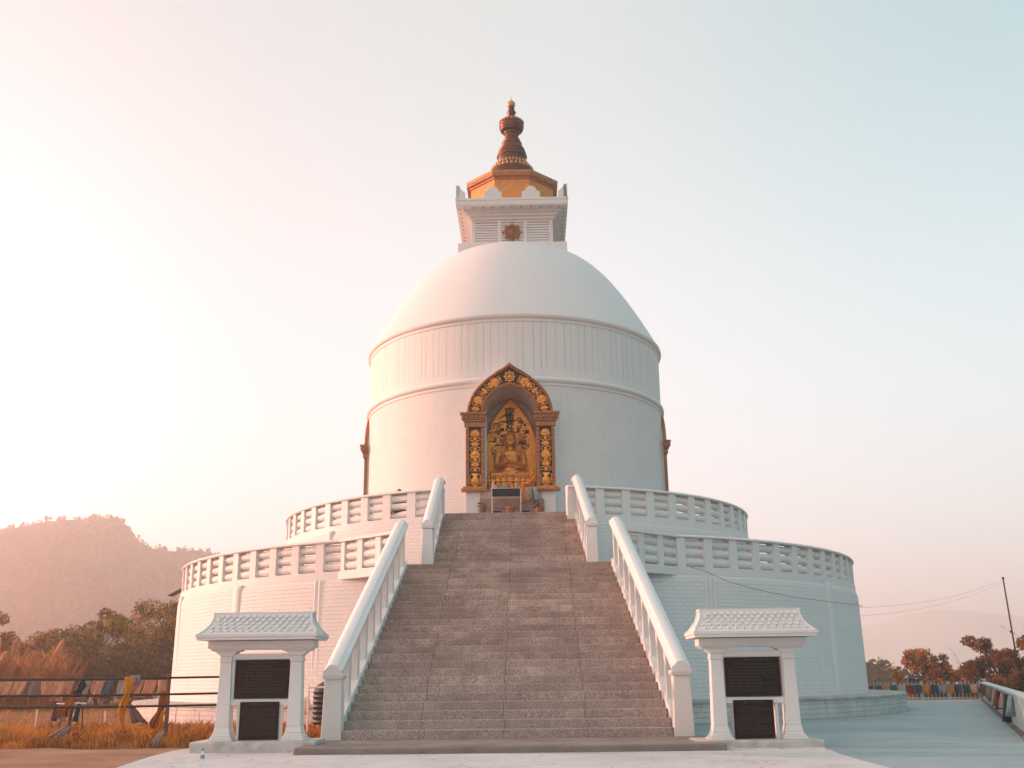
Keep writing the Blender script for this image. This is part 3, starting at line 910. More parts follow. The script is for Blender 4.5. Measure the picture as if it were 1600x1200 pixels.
# side walls carrying the flights
for sg in (-1, 1):
    h0, o0 = half_lower(YS0); h1, o1 = half_lower(YS1)
    b = MB(); vs = []
    for dx in (.02, .28):
        vs += [(o0+sg*(h0+dx), YS0+.2, -.1), (o0+sg*(h0+dx), YS0+.2, .3), (o1+sg*(h1+dx), YS1+.1, Z1-.23), (o1+sg*(h1+dx), -11.0, Z1-.23), (o1+sg*(h1+dx), -11.0, -.1)]
    b.add(vs, [(0,1,2,3,4),(5,9,8,7,6),(0,5,6,1),(1,6,7,2),(2,7,8,3),(3,8,9,4)]); b.build('side_wall', W_PAINT, sc)

#==================================================================== NOTICE KIOSKS
def plaque(root, x0, x1, z0, z1, y, lines, seed, title=True, lean=0):
    b = MB(); b.box(x0, x1, y, y+.05, z0, z1); p = b.build('plaque', BLACKSTONE, root, bevel=.006)
    r = random.Random(seed); g = MB(); w = x1-x0; h = z1-z0
    yy = y-.0025
    def mark(x, z, s):
        # an unreadable engraved sign: a bar, a stem and a hook
        g.box(x, x+s*.8, yy-.001, yy+.002, z+s*.85, z+s)
        k = r.random()
        if k < .7: g.box(x+s*.5, x+s*.62, yy-.001, yy+.002, z, z+s*.84)
        if k > .3: g.box(x+s*.05, x+s*.45, yy-.001, yy+.002, z+s*.35, z+s*.5)
        if k > .6: g.box(x+s*.05, x+s*.17, yy-.001, yy+.002, z+s*.1, z+s*.34)
    def line(z, s, xa, xb):
        x = xa
        while x < xb-s:
            for _ in range(r.randint(2, 5)):
                if x > xb-s: break
                mark(x, z, s); x += s*.86
            x += s*.7
    if title: line(z1-h*.10, h*.052, x0+w*.26, x1-w*.18)
    for i in range(lines):
        z = z1 - h*.2 - i*h*.74/lines
        line(z, h*.40/lines, x0+w*(.06 if r.random() < .8 else .18), x1-w*(.06 + .25*(r.random() < .25)))
    g.build('inscription', ENGR, p)

def kiosk(cx, cy, dz, flip, label):
    root = empty('notice_kiosk', (cx, cy, dz))
    tag(root, label, 'notice kiosk', 'pair of roofed notice kiosks')
    b = MB(); b.slab([(-1.12,-.35),(1.08,-.36),(1.06,.62),(-1.1,.60)], -.15, .125)
    b.build('base_slab', m_simple('cement_slab', (.52,.50,.47), .85, 0, .3, 5, .5, .02), root, bevel=.03)
    for sx in (-1, 1):
        b = MB()
        x = sx*.63
        b.frustum(x, 0, .36, 1.46, .125, .14, .10, .115)
        b.frustum(x, 0, 1.461, 1.56, .115, .13, .105, .12); b.frustum(x, 0, 1.561, 1.64, .105, .12, .20, .125); b.frustum(x, 0, 1.641, 1.69, .24, .13, .30, .135)
        # flared foot
        for i, (z0, z1, a0, a1) in enumerate(((.125,.16,.215,.21),(.161,.20,.19,.185),(.201,.25,.165,.155),(.251,.36,.148,.127))):
            b.frustum(x, 0, z0, z1, a0, a0+.01, a1, a1+.01)
        b.build('pillar', W_KIOSK, root, bevel=.008)
    b = MB(); b.box(-.94, .94, -.22, .22, 1.692, 1.82); b.box(-.90, .90, -.19, .19, 1.67, 1.692); b.build('beam', W_KIOSK, root, bevel=.006)
    b = MB(); b.box(-.56, .56, -.075, .075, 1.50, 1.60); b.box(-.55, .55, -.075, .075, .72, .82)
    b.box(-.55, -.47, -.07, .07, .82, 1.50); b.box(.50, .55, -.07, .07, .82, 1.50)
    b.build('cross_bar', W_KIOSK, root)
    b = MB(); b.box(-.50, .51, -.03, .05, .81, 1.51); b.build('back_panel', W_KIOSK, root)
    for x0, x1 in ((-.40,-.345),(.34,.395)) :
        b = MB(); b.box(x0, x1, -.05, .06, .125, .722); b.build('stud', W_KIOSK, root)
    o = .02*flip
    plaque(root, -.475+o, .49+o, .835, 1.49, -.10, 9, 3+flip)
    x0 = -.33 - .07*flip if flip < 0 else -.33
    plaque(root, -.335 - (.05 if flip < 0 else 0), .355 - (.05 if flip < 0 else 0), .135, .775, -.11, 13, 9+flip)
    # roof: bell-curved slopes with raised tile bosses
    rf = empty('roof', parent=root)
    prof = [(-.53,1.93),(-.46,1.94),(-.38,1.968),(-.30,2.02),(-.225,2.105),(-.165,2.21),(-.13,2.305)]
    b = MB()
    b.box(-1.05, 1.05, -.55, .55, 1.83, 1.88); b.box(-1.07, 1.07, -.57, .57, 1.881, 1.93)
    hw = lambda z: 1.03 - .15*min(1, (z-1.93)/.22) - .02*(z-1.93)
    n = len(prof); vs = []; fs = []
    full = prof + [(-y, z) for y, z in prof[::-1]]
    for sx in (-1, 1):
        for y, z in full: vs.append((sx*hw(z), y, z))
    m = len(full)
    for i in range(m-1): fs.append((i, i+1, m+i+1, m+i))
    fs += [tuple(range(m-1,-1,-1)), tuple(range(m, 2*m))]
    b.add(vs, fs)
    b.build('roof_body', W_KIOSK, rf, 40)
    # gable coping
    b = MB()
    for sx in (-1, 1):
        b.tube([(sx*(hw(z)+.005), y, z+.004) for y, z in full], .022, 6)
    b.box(-.90, .90, -.135, .135, 2.30, 2.325)
    b.build('ridge', W_KIOSK, rf, 40)
    b = MB(); rows = 5
    for j in range(rows):
        f = (j+.45)/rows
        z = 1.955 + f*.325
        for i in range(len(prof)-1):
            if prof[i][1] <= z <= prof[i+1][1]:
                t = (z-prof[i][1])/(prof[i+1][1]-prof[i][1]); y = prof[i][0] + t*(prof[i+1][0]-prof[i][0])
                ty, tz = prof[i+1][0]-prof[i][0], prof[i+1][1]-prof[i][1]; L = math.hypot(ty, tz); ty /= L; tz /= L
        ny, nz = -tz, ty
        for side in (1, -1):
            cnt = 14
            for k in range(cnt):
                x = (-1 + 2*(k + (.25 if j % 2 else .75))/cnt)*(hw(z)-.05)
                # scale: raised pointed tile, tip down
                q = [(-.040,.036),(.040,.036),(.044,.0),(.022,-.032),(0,-.05),(-.022,-.032),(-.044,.0)]
                vs = [(x+u, side*(y+ty*v+ny*.004), z+tz*v+nz*.004) for u, v in q]
                vs += [(x+u*.82, side*(y+ty*v*.85+ny*(.012+.026*(.052-v)/.112)), z+tz*v*.85+nz*(.012+.026*(.052-v)/.112)) for u, v in q]
                nn = 7; fs = [tuple(range(nn, 2*nn))] + [(e, (e+1)%nn, nn+(e+1)%nn, nn+e) for e in range(nn)]
                b.add(vs, fs)
    b.build('roof_scales', W_KIOSK, rf)
    return root
kiosk(-4.305, -21.6, .06, 1, 'white roofed notice kiosk with two black plaques beside the grass')
kiosk(4.39, -21.75, 0, -1, 'white roofed notice kiosk with two black plaques on the paved side of the stairs')

#==================================================================== STATUE IN THE NICHE
def remeshed(name, b, mat, parent, vox, smooth_it=4):
    me = bpy.data.meshes.new(name); me.from_pydata(b.v, [], b.f); me.update()
    o = bpy.data.objects.new(name, me); COL.objects.link(o)
    bm = bmesh.new(); bm.from_mesh(me); bmesh.ops.recalc_face_normals(bm, faces=bm.faces); bm.to_mesh(me); bm.free()
    r = o.modifiers.new('remesh', 'REMESH'); r.mode = 'VOXEL'; r.voxel_size = vox
    s = o.modifiers.new('smooth', 'SMOOTH'); s.factor = .5; s.iterations = smooth_it
    dg = bpy.context.evaluated_depsgraph_get()
    nm = bpy.data.meshes.new_from_object(o.evaluated_get(dg))
    o.modifiers.clear(); o.data = nm; nm.name = name
    nm.materials.clear(); nm.materials.append(mat)
    nm.polygons.foreach_set('use_smooth', [True]*len(nm.polygons)); nm.update()
    if parent: o.parent = parent
    return o
su = empty('seated_statue', (-.12, -5.42, 7.76))
tag(su, 'golden cross-legged statue with hands joined at its chest inside the arched niche', 'statue')
b = MB()
# torso, shoulders, neck
b.ball((0, .02, .30), (.33, .25, .30), 20, 12); b.ball((0, .0, .62), (.34, .23, .33), 20, 12); b.ball((0, .02, .88), (.40, .20, .20), 20, 12)
b.capsule((-.36, .03, .92), (.36, .03, .92), .125, .125); b.capsule((0, .02, 1.0), (0, -.01, 1.22), .125, .105)
# head
b.ball((0, -.03, 1.40), (.195, .215, .255), 20, 14); b.ball((0, .02, 1.62), (.115, .12, .10), 14, 9); b.ball((0, .0, 1.53), (.19, .20, .13), 16, 10)
b.ball((0, -.17, 1.24), (.10, .07, .07), 12, 8)                      # chin
b.capsule((0, -.235, 1.45), (0, -.265, 1.36), .020, .034, 8)       # nose
for sx in (-1, 1):
    b.ball((sx*.075, -.205, 1.43), (.052, .03, .022), 10, 7)       # lowered lids
    b.capsule((sx*.03, -.225, 1.475), (sx*.12, -.19, 1.48), .014, .012, 6)
    b.capsule((sx*.2, -.0, 1.46), (sx*.215, -.0, 1.25), .035, .028, 8)  # long ears
    b.ball((sx*.10, -.16, 1.32), (.06, .05, .06), 10, 7)
b.capsule((-.045, -.225, 1.295), (.045, -.225, 1.295), .018, .018, 8)   # mouth
# legs: crossed, knees out
for sx in (-1, 1):
    b.capsule((sx*.18, .05, .14), (sx*.60, -.22, .12), .19, .145, 14)
    b.capsule((sx*.62, -.22, .11), (-sx*.05, -.42, .10), .135, .085, 14)
b.capsule((.02, -.42, .17), (.26, -.40, .20), .07, .05, 10)
b.capsule((-.02, -.44, .13), (-.26, -.40, .18), .07, .05, 10)
b.ball((0, -.08, .10), (.60, .32, .12), 20, 10)
# arms: elbows out, forearms to the chest
for sx in (-1, 1):
    b.capsule((sx*.43, .03, .90), (sx*.49, -.04, .50), .115, .098, 12)
    b.capsule((sx*.49, -.05, .48), (sx*.10, -.33, .56), .098, .058, 12)
# sleeve and robe folds
for k in range(7):
    t = k/6; b.tube([(-.34+.5*t, -.10-.03*t, 1.0-.05*t), (-.18+.42*t, -.235+.04*t, .78-.1*t), (.0+.36*t, -.255+.06*t, .54-.08*t), (.2+.26*t, -.22+.1*t, .36)], .016, 6)
for k in range(5):
    b.tube([(.30+.03*k, -.13+.02*k, 1.0), (.36+.025*k, -.17+.03*k, .75), (.40+.025*k, -.14+.03*k, .5)], .014, 6)
for sx in (-1, 1):
    for k in range(6):
        t = k/5; b.tube([(sx*(.10+.06*k), -.33-.03*t, .25-.02*k), (sx*(.30+.06*k), -.40+.05*t, .20-.02*k), (sx*(.52+.05*k), -.32+.1*t, .10-.012*k)], .015, 6)
# hands: palms and five bent fingers each
for sx, zo in ((-1, .04), (1, -.03)):
    px, py, pz = sx*.055, -.37, .60+zo
    b.capsule((sx*.10, -.33, .57), (px, py, pz), .05, .048, 10)
    for f in range(4):
        fx = px + sx*(-.045 + .022*f); L = (.085, .10, .095, .075)[f]
        b.tube([(fx, py-.03, pz+.02), (fx-sx*.01, py-.055, pz+.02+L*.5), (fx-sx*.025, py-.045, pz+.02+L), (fx-sx*.035, py-.025, pz+.02+L*1.25)], [.017,.016,.014,.010], 6)
    b.tube([(px+sx*.03, py-.03, pz-.01), (px+sx*.02, py-.065, pz+.035), (px-sx*.01, py-.07, pz+.07)], [.018,.017,.012], 6)
body = remeshed('body', b, m_simple('statue_gold', (.64,.24,.036), .33, .5, .3, 6, .25, .01), su, .0135, 3)
b = MB()
for i in range(9):
    for k in range(int(6+14*math.sin(PI*(i+.5)/9*.62+.3))):
        n_ = int(6+14*math.sin(PI*(i+.5)/9*.62+.3)); a = 2*PI*k/n_ + i*.4; t = i/8*1.25
        x, y, z = .205*math.cos(t*.95)*math.cos(a), .215*math.cos(t*.95)*math.sin(a), 1.47 + .20*math.sin(t)
        if y < -.06 and z < 1.54: continue
        b.ball((x, y-.01, z), .022, 6, 5)
for k in range(14):
    a = 2*PI*k/14; b.ball((.10*math.cos(a), .02+.105*math.sin(a), 1.66), .022, 6, 5)
b.build('hair', GOLD_D, su, 60)
b = MB(); b.lathe([(.60,-.38),(.70,-.36),(.72,-.30),(.62,-.26),(.56,-.18),(.66,-.10),(.74,-.03),(.70,.0),(.01,.01)], 48, M=Matrix.Translation((0,-.12,0)) @ Matrix.Diagonal((1.05,.62,1,1)))
base = b.build('lotus_base', GOLD_D, su, 45)
b = MB()
for k in range(20):
    a = 2*PI*k/20
    for z, s, rr_ in ((-.10, 1, .69), (-.24, -1, .66)):
        b.ball((1.05*rr_*math.sin(a), -.12-.62*rr_*math.cos(a), z), (.10, .07, .085), 8, 6)
b.build('lotus_petals', GOLD, base, 60)

# gilded back panel with brushed calligraphy
cp = empty('calligraphy_panel', (-.10, -4.93, 7.2))
tag(cp, 'pointed gilded panel brushed with black calligraphy behind the seated statue', 'panel')
hp = [(.70,0),(.80,.35),(.885,.8),(.925,1.3),(.92,1.75),(.86,2.2),(.72,2.62),(.52,2.98),(.30,3.28),(.12,3.48),(0,3.60)]
hp = catmull(hp, 4)
poly = [(-x, z) for x, z in hp] + [(x, z) for x, z in hp[::-1][1:]]
b = MB(); b.prism(poly, 0, .06); pan = b.build('gilded_board', m_simple('gold_leaf', (.84,.315,.035), .36, .4, .25, 2.2, .2, .01), cp)
b = MB(); b.tube([(x, 0, z) for x, z in poly], .028, 6); b.build('rim', GOLD_D, pan, 60)

def text_mb(b, s, cx, cz, size, y, sx=1.0):
    cu = bpy.data.curves.new('t', 'FONT'); cu.body = s; cu.size = size; cu.align_x = 'CENTER'; cu.align_y = 'CENTER'
    cu.offset = size*.035
    o = bpy.data.objects.new('t', cu); COL.objects.link(o)
    dg = bpy.context.evaluated_depsgraph_get()
    me = bpy.data.meshes.new_from_object(o.evaluated_get(dg))
    vs = [(cx + v.co.x*sx, y, cz + v.co.y) for v in me.vertices]
    if len(me.polygons): b.add(vs, [tuple(p.vertices) for p in me.polygons])
    bpy.data.objects.remove(o); bpy.data.curves.remove(cu); bpy.data.meshes.remove(me)
b = MB(); yk = -.012
def column(s, x, z0, dz, size, wob=.02, sd=0):
    r = random.Random(sd)
    for i, ch in enumerate(s): text_mb(b, ch, x + r.uniform(-wob, wob), z0 - i*dz, size*r.uniform(.9, 1.12), yk, r.uniform(.85, 1.1))
column('\u5357\u7121\u5999\u6cd5\u84ee\u83ef\u7d4c', -.02, 3.08, .235, .33, .015, 1)
column('\u4eca\u6b64\u4e09\u754c', .34, 2.70, .26, .25, .02, 2); column('\u7686\u662f\u6211\u6709', .56, 2.55, .245, .24, .03, 3); column('\u5176\u4e2d\u8846\u751f', .44, 1.96, .2, .2, .03, 6)
column('\u6089\u662f\u543e\u5b50', -.30, 2.66, .26, .25, .02, 4); column('\u800c\u4eca\u6b64\u8655', -.50, 2.58, .25, .23, .02, 5); column('\u552f\u6211\u4e00\u4eba', -.66, 2.52, .25, .22, .02, 7); column('\u80fd\u70ba', -.60, 1.62, .2, .18, .02, 8)
for p0, p1, w in (((-.42,2.86),(-.06,3.02),.03), ((-.30,2.72),(.22,2.80),.03), ((.20,2.78),(.36,2.90),.024), ((-.26,2.28),(.24,2.34),.026)):
    b.tube([(p0[0], yk, p0[1]), ((p0[0]+p1[0])/2, yk, (p0[1]+p1[1])/2+.03), (p1[0], yk, p1[1])], [w*.4, w, w*.5], 5)
b.build('calligraphy', INK, pan)

# little gilded paling before the statue
gp = empty('gilded_paling', (-.1, -6.16, 7.2)); tag(gp, 'low gilded spiked paling in front of the golden statue', 'paling')
b = MB()
for k in range(22): 
    x = -.90 + k*1.8/21; b.tube([(x,0,0),(x,0,.46),(x,0,.50)], [.010,.010,.016], 6); b.tube([(x,0,.50),(x,0,.60)], [.018,.002], 6)
b.build('spike_row', GOLD, gp, 60)
b = MB(); b.tube([(-.93,0,.40),(.93,0,.40)], .012, 6); b.tube([(-.93,0,.08),(.93,0,.08)], .012, 6); b.build('rail', GOLD, gp, 60)

# altar table and offerings
at_ = empty('altar_table', (-.235, -7.0, Z2)); tag(at_, 'narrow white framed altar table with a black cloth front below the golden niche', 'table')
for x in (-.47, .47):
    for y in (-.22, .22):
        b = MB(); b.box(x-.012, x+.012, y-.012, y+.012, 0, .945); b.build('leg', W_KIOSK, at_)
b = MB(); b.box(-.485, .485, -.25, .25, .946, .96); b.build('table_top', W_KIOSK, at_)
b = MB(); b.box(-.456, .456, -.245, -.232, .68, .944); b.build('front_cloth', BLACKCLOTH, at_)
def small(name, label, cat, b, mat, loc, group=None, smooth=50):
    o = b.build(name, mat, None, smooth, loc=loc); tag(o, label, cat, group); return o
small('offering_cone', 'white pointed offering cone at the altar front', 'offering', MB().lathe([(.09,0),(.085,.05),(.05,.16),(.02,.27),(.002,.31)], 16), CL['white'], (-.66, -6.98, 7.156))
small('offering_dome', 'pale blue rounded offering standing on the altar table', 'offering', MB().lathe([(.10,0),(.10,.05),(.07,.13),(.04,.17),(.002,.19)], 16), CL['paleblue'], (-.30, -6.98, 7.156))
b = MB(); b.lathe([(.05,0),(.16,.03),(.22,.10),(.21,.10),(.15,.05),(.002,.04)], 20); small('offering_bowl', 'wide white bowl among offerings on the altar', 'bowl', b, CL['white'], (-.48, -7.08, 7.156))
b = MB()
for k in range(5): b.ball((-.42+.07*k, .02*(k%2), .035+.012*(k%3)), (.06,.05,.045), 8, 6)
small('folded_scarf', 'crumpled white scarf at the middle of the white framed altar table', 'scarf', b, CL['white'], (-.12, -6.86, 7.156))
for k, (x, h, lab) in enumerate(((-.05,.15,'peach butter lamp beside the pale blue offering'), (.09,.19,'tallest peach butter lamp on the altar table'), (.20,.12,'smallest peach butter lamp next to the marigold strand'))):
    small('butter_lamp', lab, 'lamp', MB().lathe([(.05,0),(.055,.02),(.02,.05),(.05,h*.6),(.055,h*.8),(.02,h),(.002,h)], 14), CL['peach'], (x, -7.0, 7.156), 'small offering lamps')
b = MB(); rr = random.Random(2)
for k in range(20):
    t = k/19; b.ball((.66-.37*t + rr.uniform(-.01,.01), -.14-.08*t, .44-.20*t - .10*math.sin(PI*t) + rr.uniform(-.01,.01)), rr.uniform(.04,.05), 7, 6)
for k in range(16): b.ball((.29 + rr.uniform(-.018,.018), -.24, .20-.038*k), rr.uniform(.042,.054), 7, 6)
for k in range(5): b.ball((.60 + rr.uniform(-.04,.04), -.12, .50+.05*k), .045, 7, 6)
small('marigold_garland', 'orange marigold garland draped from the paling down past the altar', 'garland', b, m_simple('marigold', (.80,.22,.01), .8, 0, .3, 30), (-.0, -6.32, 7.2))

def drape(name, label, p0, p1, w0, w1, col, seed, waves=3, seg=8, group=None, cat='scarf', thick=.004, parent=None, ax=(1,0,0), sway=0):
    ax = Vector(ax).normalized(); ay = Vector((-ax.y, ax.x, 0))
    """hanging length of cloth with folds between two points (p0 top, p1 bottom)"""
    r = random.Random(seed); p0 = Vector(p0); p1 = Vector(p1); n = 10
    vs = []; ph = r.uniform(0, 6)
    for i in range(seg+1):
        t = i/seg; c = p0.lerp(p1, t) + ax*(sway*math.sin(t*7+ph)*t); w = (w0 + (w1-w0)*t)*(1 + sway*4*math.sin(t*11+ph*2))
        for k in range(n+1):
            s = k/n - .5
            q = c + ax*(s*w + .15*w*math.sin(t*4+ph)*t) + ay*(.18*w*math.sin(waves*2*PI*s + ph + t*1.5)*(.3+t)) + Vector((0, 0, .06*w*math.sin(5*s+ph)*t)); vs.append(q)
    m = n+1; fs = [(i*m+k, i*m+k+1, (i+1)*m+k+1, (i+1)*m+k) for i in range(seg) for k in range(n)]
    o = MB().add(vs, fs).build(name, CL[col], parent, 60)
    sm = o.modifiers.new('thickness', 'SOLIDIFY'); sm.thickness = thick
    if not parent: tag(o, label, cat, group)
    return o
GS = 'ceremonial scarves by the altar'
drape('scarf', 'peach scarf hanging beside the marigold garland', (.44,-6.62,7.28), (.47,-6.72,6.80), .10, .16, 'peach', 1, group=GS)
drape('scarf', 'cream white scarf hanging between the peach and mauve ones', (.55,-6.60,7.30), (.56,-6.70,6.84), .08, .13, 'white', 2, group=GS)
drape('scarf', 'short mauve scarf beside the altar', (.63,-6.58,7.25), (.64,-6.64,6.86), .08, .10, 'mauve', 3, group=GS)
drape('scarf', 'long grey white scarf hanging down to the right hand potted plant', (.68,-6.66,7.30), (.84,-6.95,6.68), .09, .20, 'paleblue', 4, group=GS)

def pot(loc, label, plant, s=1.0):
    root = empty('flower_pot', loc); tag(root, label, 'flower pot', 'flower pots before the altar')
    MB().lathe([(.085*s,0),(.125*s,.22*s),(.14*s,.22*s),(.14*s,.26*s),(.12*s,.26*s),(.11*s,.22*s),(.002,.22*s)], 20).build('pot', TERRA, root, 40)
    if plant:
        r = random.Random(int(loc[0]*100)); b = MB()
        for k in range(60):
            a = r.uniform(0, 2*PI); h = r.uniform(.24, .24+plant); q = r.uniform(.02, .18)
            c = Vector((q*math.cos(a), q*math.sin(a), h*s)); d = Vector((math.cos(a), math.sin(a), r.uniform(-.2,.9))).normalized()*.07; w = Vector((-math.sin(a), math.cos(a), 0))*.022
            b.add([c-w, c+d*.5-w*1.3, c+d, c+d*.5+w*1.3, c+w], [(0,1,2,3,4)])
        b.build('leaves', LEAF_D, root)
pot((-1.02,-7.35,Z2), 'terracotta pot with spiky leaves against the white block of the niche', .22, .95)
pot((-.09,-7.35,Z2), 'bare brown pot standing under the altar table', 0, 1.15)
pot((.84,-7.35,Z2), 'dark pot with a leafy plant below the hanging scarves', .30, .95)

# seated person glimpsed behind the upper parapet
def person(loc, rz):
    root = empty('person', loc, rz)
    tag(root, 'person in dark clothes sitting behind the parapet, only hair and slivers visible', 'person')
    b = MB()
    b.capsule((0,0,.16), (0,-.02,.52), .15, .17, 14); b.capsule((-.17,0,.55), (.17,0,.55), .075, .075, 10); b.capsule((0,0,.58), (0,-.02,.68), .055, .05, 10)
    b.ball((0,-.02,.79), (.078,.095,.115), 16, 10); b.capsule((0,-.112,.80), (0,-.122,.775), .012, .016, 6)
    for sx in (-1, 1):
        b.ball((sx*.03,-.10,.805), (.016,.012,.009), 8, 6); b.capsule((sx*.078,-.01,.80), (sx*.08,-.01,.76), .016, .012, 6)
        b.capsule((sx*.10,-.02,.10), (sx*.34,-.28,.12), .095, .07, 12); b.capsule((sx*.34,-.30,.11), (-sx*.05,-.38,.07), .065, .045, 12)
        b.capsule((sx*.20,0,.53), (sx*.26,-.08,.30), .055, .045, 10); b.capsule((sx*.26,-.08,.30), (sx*.12,-.30,.22), .043, .030, 10)
        for f in range(4): b.tube([(sx*(.12-.018*f),-.32,.22), (sx*(.10-.018*f),-.37,.215), (sx*(.08-.018*f),-.385,.19)], [.010,.009,.007], 6)
        b.tube([(sx*.14,-.31,.22), (sx*.13,-.35,.24)], [.011,.008], 6)
    b.capsule((-.03,-.226+.12,.745), (.03,-.226+.12,.745), .008, .008, 6)
    remeshed('body', b, SKIN, root, .012, 2)
    b = MB()
    b.capsule((0,.0,.15), (0,-.02,.53), .17, .185, 14); b.capsule((-.18,0,.55), (.18,0,.55), .085, .085, 10)
    for sx in (-1, 1): b.capsule((sx*.20,0,.53), (sx*.26,-.08,.30), .066, .056, 10); b.capsule((sx*.26,-.08,.30), (sx*.15,-.26,.235), .054, .042, 10)
    remeshed('jacket', b, DARKCL, root, .014, 2)
    b = MB(); 
    for sx in (-1, 1): b.capsule((sx*.10,-.02,.10), (sx*.34,-.28,.12), .108, .082, 12); b.capsule((sx*.34,-.30,.11), (sx*.03,-.36,.075), .077, .058, 12)
    remeshed('trousers', b, DARKCL, root, .014, 2)
    b = MB(); b.ball((0,.005,.825), (.088,.10,.10), 16, 10); b.build('hair', HAIR, root, 60)
person((-3.70, -7.55, Z2), R(-20))

#==================================================================== GROUND
def sstep(a, b, x):
    t = np.clip((x-a)/(b-a), 0, 1); return t*t*(3-2*t)
def vnoise(x, y, s, seed=0):
    return (np.sin(x*s*1.7+seed)*np.cos(y*s*1.3-seed*2) + .6*np.sin(x*s*3.1+y*s*2.3+seed*3) + .35*np.cos(y*s*5.3-x*s*4.1+seed))/1.95
rr_ = np.concatenate([np.linspace(0, 46, 40), np.geomspace(48, 3200, 70)]); aa = np.linspace(0, 2*PI, 181)
RRg, AAg = np.meshgrid(rr_, aa, indexing='ij')
gx = RRg*np.sin(AAg); gy = RRg*np.cos(AAg)
gz = -.05 - sstep(44, 420, RRg)*92 + vnoise(gx, gy, .03, 1)*sstep(44, 160, RRg)*3.0
V = np.stack([gx, gy, gz], -1).reshape(-1, 3); na = len(aa)
I, J = np.meshgrid(np.arange(len(rr_)-1), np.arange(na-1), indexing='ij')
Fq = np.stack([I*na+J, (I+1)*na+J, (I+1)*na+J+1, I*na+J+1], -1).reshape(-1)
GROUND = m_ground('dry_earth', [(.3, (.10,.045,.016)), (.5, (.19,.085,.027)), (.7, (.26,.13,.05))], .35, 9, .95, .6)
g = mesh_np('ground', V, Fq, 4, GROUND, smooth=True); tag(g, kind='structure')
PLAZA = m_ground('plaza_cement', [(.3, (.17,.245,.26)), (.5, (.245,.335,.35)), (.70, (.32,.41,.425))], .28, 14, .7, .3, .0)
b = MB(); b.slab([(3.0,-46),(9.4,-46),(9.4,-21.2),(20.1,6.35),(20.1,7.0),(2.0,7.0),(2.0,-20)], -.3, 0)
tag(b.build('plaza', PLAZA), kind='structure')
LIGHTC = m_ground('light_concrete', [(.3, (.36,.37,.37)), (.5, (.53,.54,.54)), (.66, (.62,.63,.63))], .4, 20, .8, .35, .55)
b = MB(); b.slab([(-5.2,-46),(5.15,-46),(5.2,-25),(5.35,-22.6),(5.6,-21.3),(5.5,-20.5),(-5.75,-20.2),(-5.95,-21.2),(-5.85,-22.6),(-5.6,-24.5),(-5.3,-26.5)], -.28, .006)
tag(b.build('pavement', LIGHTC, bevel=.01), kind='structure')
MB_ = MB(); MB_.slab([(11.0,5.0),(18.9,5.0),(19.4,6.1),(11.0,6.1)], -.1, .005)
tag(MB_.build('kerb', m_ground('pale_kerb', [(.3, (.42,.43,.43)), (.7, (.56,.57,.57))], .8, 16, .8, .3)), kind='structure')
DIRT = m_ground('bare_dirt', [(.28, (.16,.085,.05)), (.5, (.30,.165,.10)), (.75, (.42,.27,.18))], .7, 18, .95, .9)
nx, ny = 60, 40
X, Y = np.meshgrid(np.linspace(-24, -5.3, nx), np.linspace(-40, -19.3, ny), indexing='ij')
Zd = -.012 + vnoise(X, Y, 1.3, 2)*.02 + vnoise(X, Y, 4, 5)*.008
Zd -= sstep(-20.1, -19.3, Y + .5*vnoise(X, Y, .9, 3))*.09
I, J = np.meshgrid(np.arange(nx-1), np.arange(ny-1), indexing='ij')
Fq = np.stack([I*ny+J, (I+1)*ny+J, (I+1)*ny+J+1, I*ny+J+1], -1).reshape(-1)
tag(mesh_np('dirt_path', np.stack([X, Y, Zd], -1).reshape(-1, 3), Fq, 4, DIRT, smooth=True), kind='structure')

# dry grass
def blades(n, sampler, hmin, hmax, w, name, mat, lean=.5):
    P = sampler(n); n = len(P)
    a = RNG.uniform(0, 2*PI, n); h = RNG.uniform(hmin, hmax, n)*(.55+.9*np.clip(.5+vnoise(P[:,0], P[:,1], 1.6, 4), 0, 1)); la = RNG.uniform(0, 2*PI, n); lm = RNG.uniform(.1, lean, n)*h
    wv = np.stack([np.cos(a), np.sin(a), 0*a], -1)*(w*RNG.uniform(.6, 1.3, n))[:, None]
    t = P + np.stack([np.cos(la)*lm, np.sin(la)*lm, h], -1)
    m = P + np.stack([np.cos(la)*lm*.3, np.sin(la)*lm*.3, h*.6], -1)
    V = np.stack([P-wv, P+wv, m+wv*.7, t, m-wv*.7], 1).reshape(-1, 3)
    Fq = (np.arange(n)[:, None]*5 + np.array([0, 1, 2, 3, 4])).reshape(-1)
    return mesh_np(name, V, Fq, 5, mat)
def grass_sampler(n):
    m = int(n*.75); m2 = n-m
    x = RNG.uniform(-13.5, -3.5, m); y = RNG.uniform(-19.9, -11.5, m)
    x2 = RNG.uniform(-34, -9, m2); y2 = RNG.uniform(-13, 22, m2)
    x = np.concatenate([x, x2]); y = np.concatenate([y, y2])
    k = (np.hypot(x, y) > 13.8) & (y > -20.0 + .45*vnoise(x, y, .9, 3) + .3) & ~((x > -5.5) & (y < -20.2)) & (vnoise(x, y, .8, 9) > -.6)
    return np.stack([x, y, 0*x-.05], -1)[k]
tag(blades(46000, grass_sampler, .07, .24, .008, 'grass', GRASSM, .8), kind='stuff')

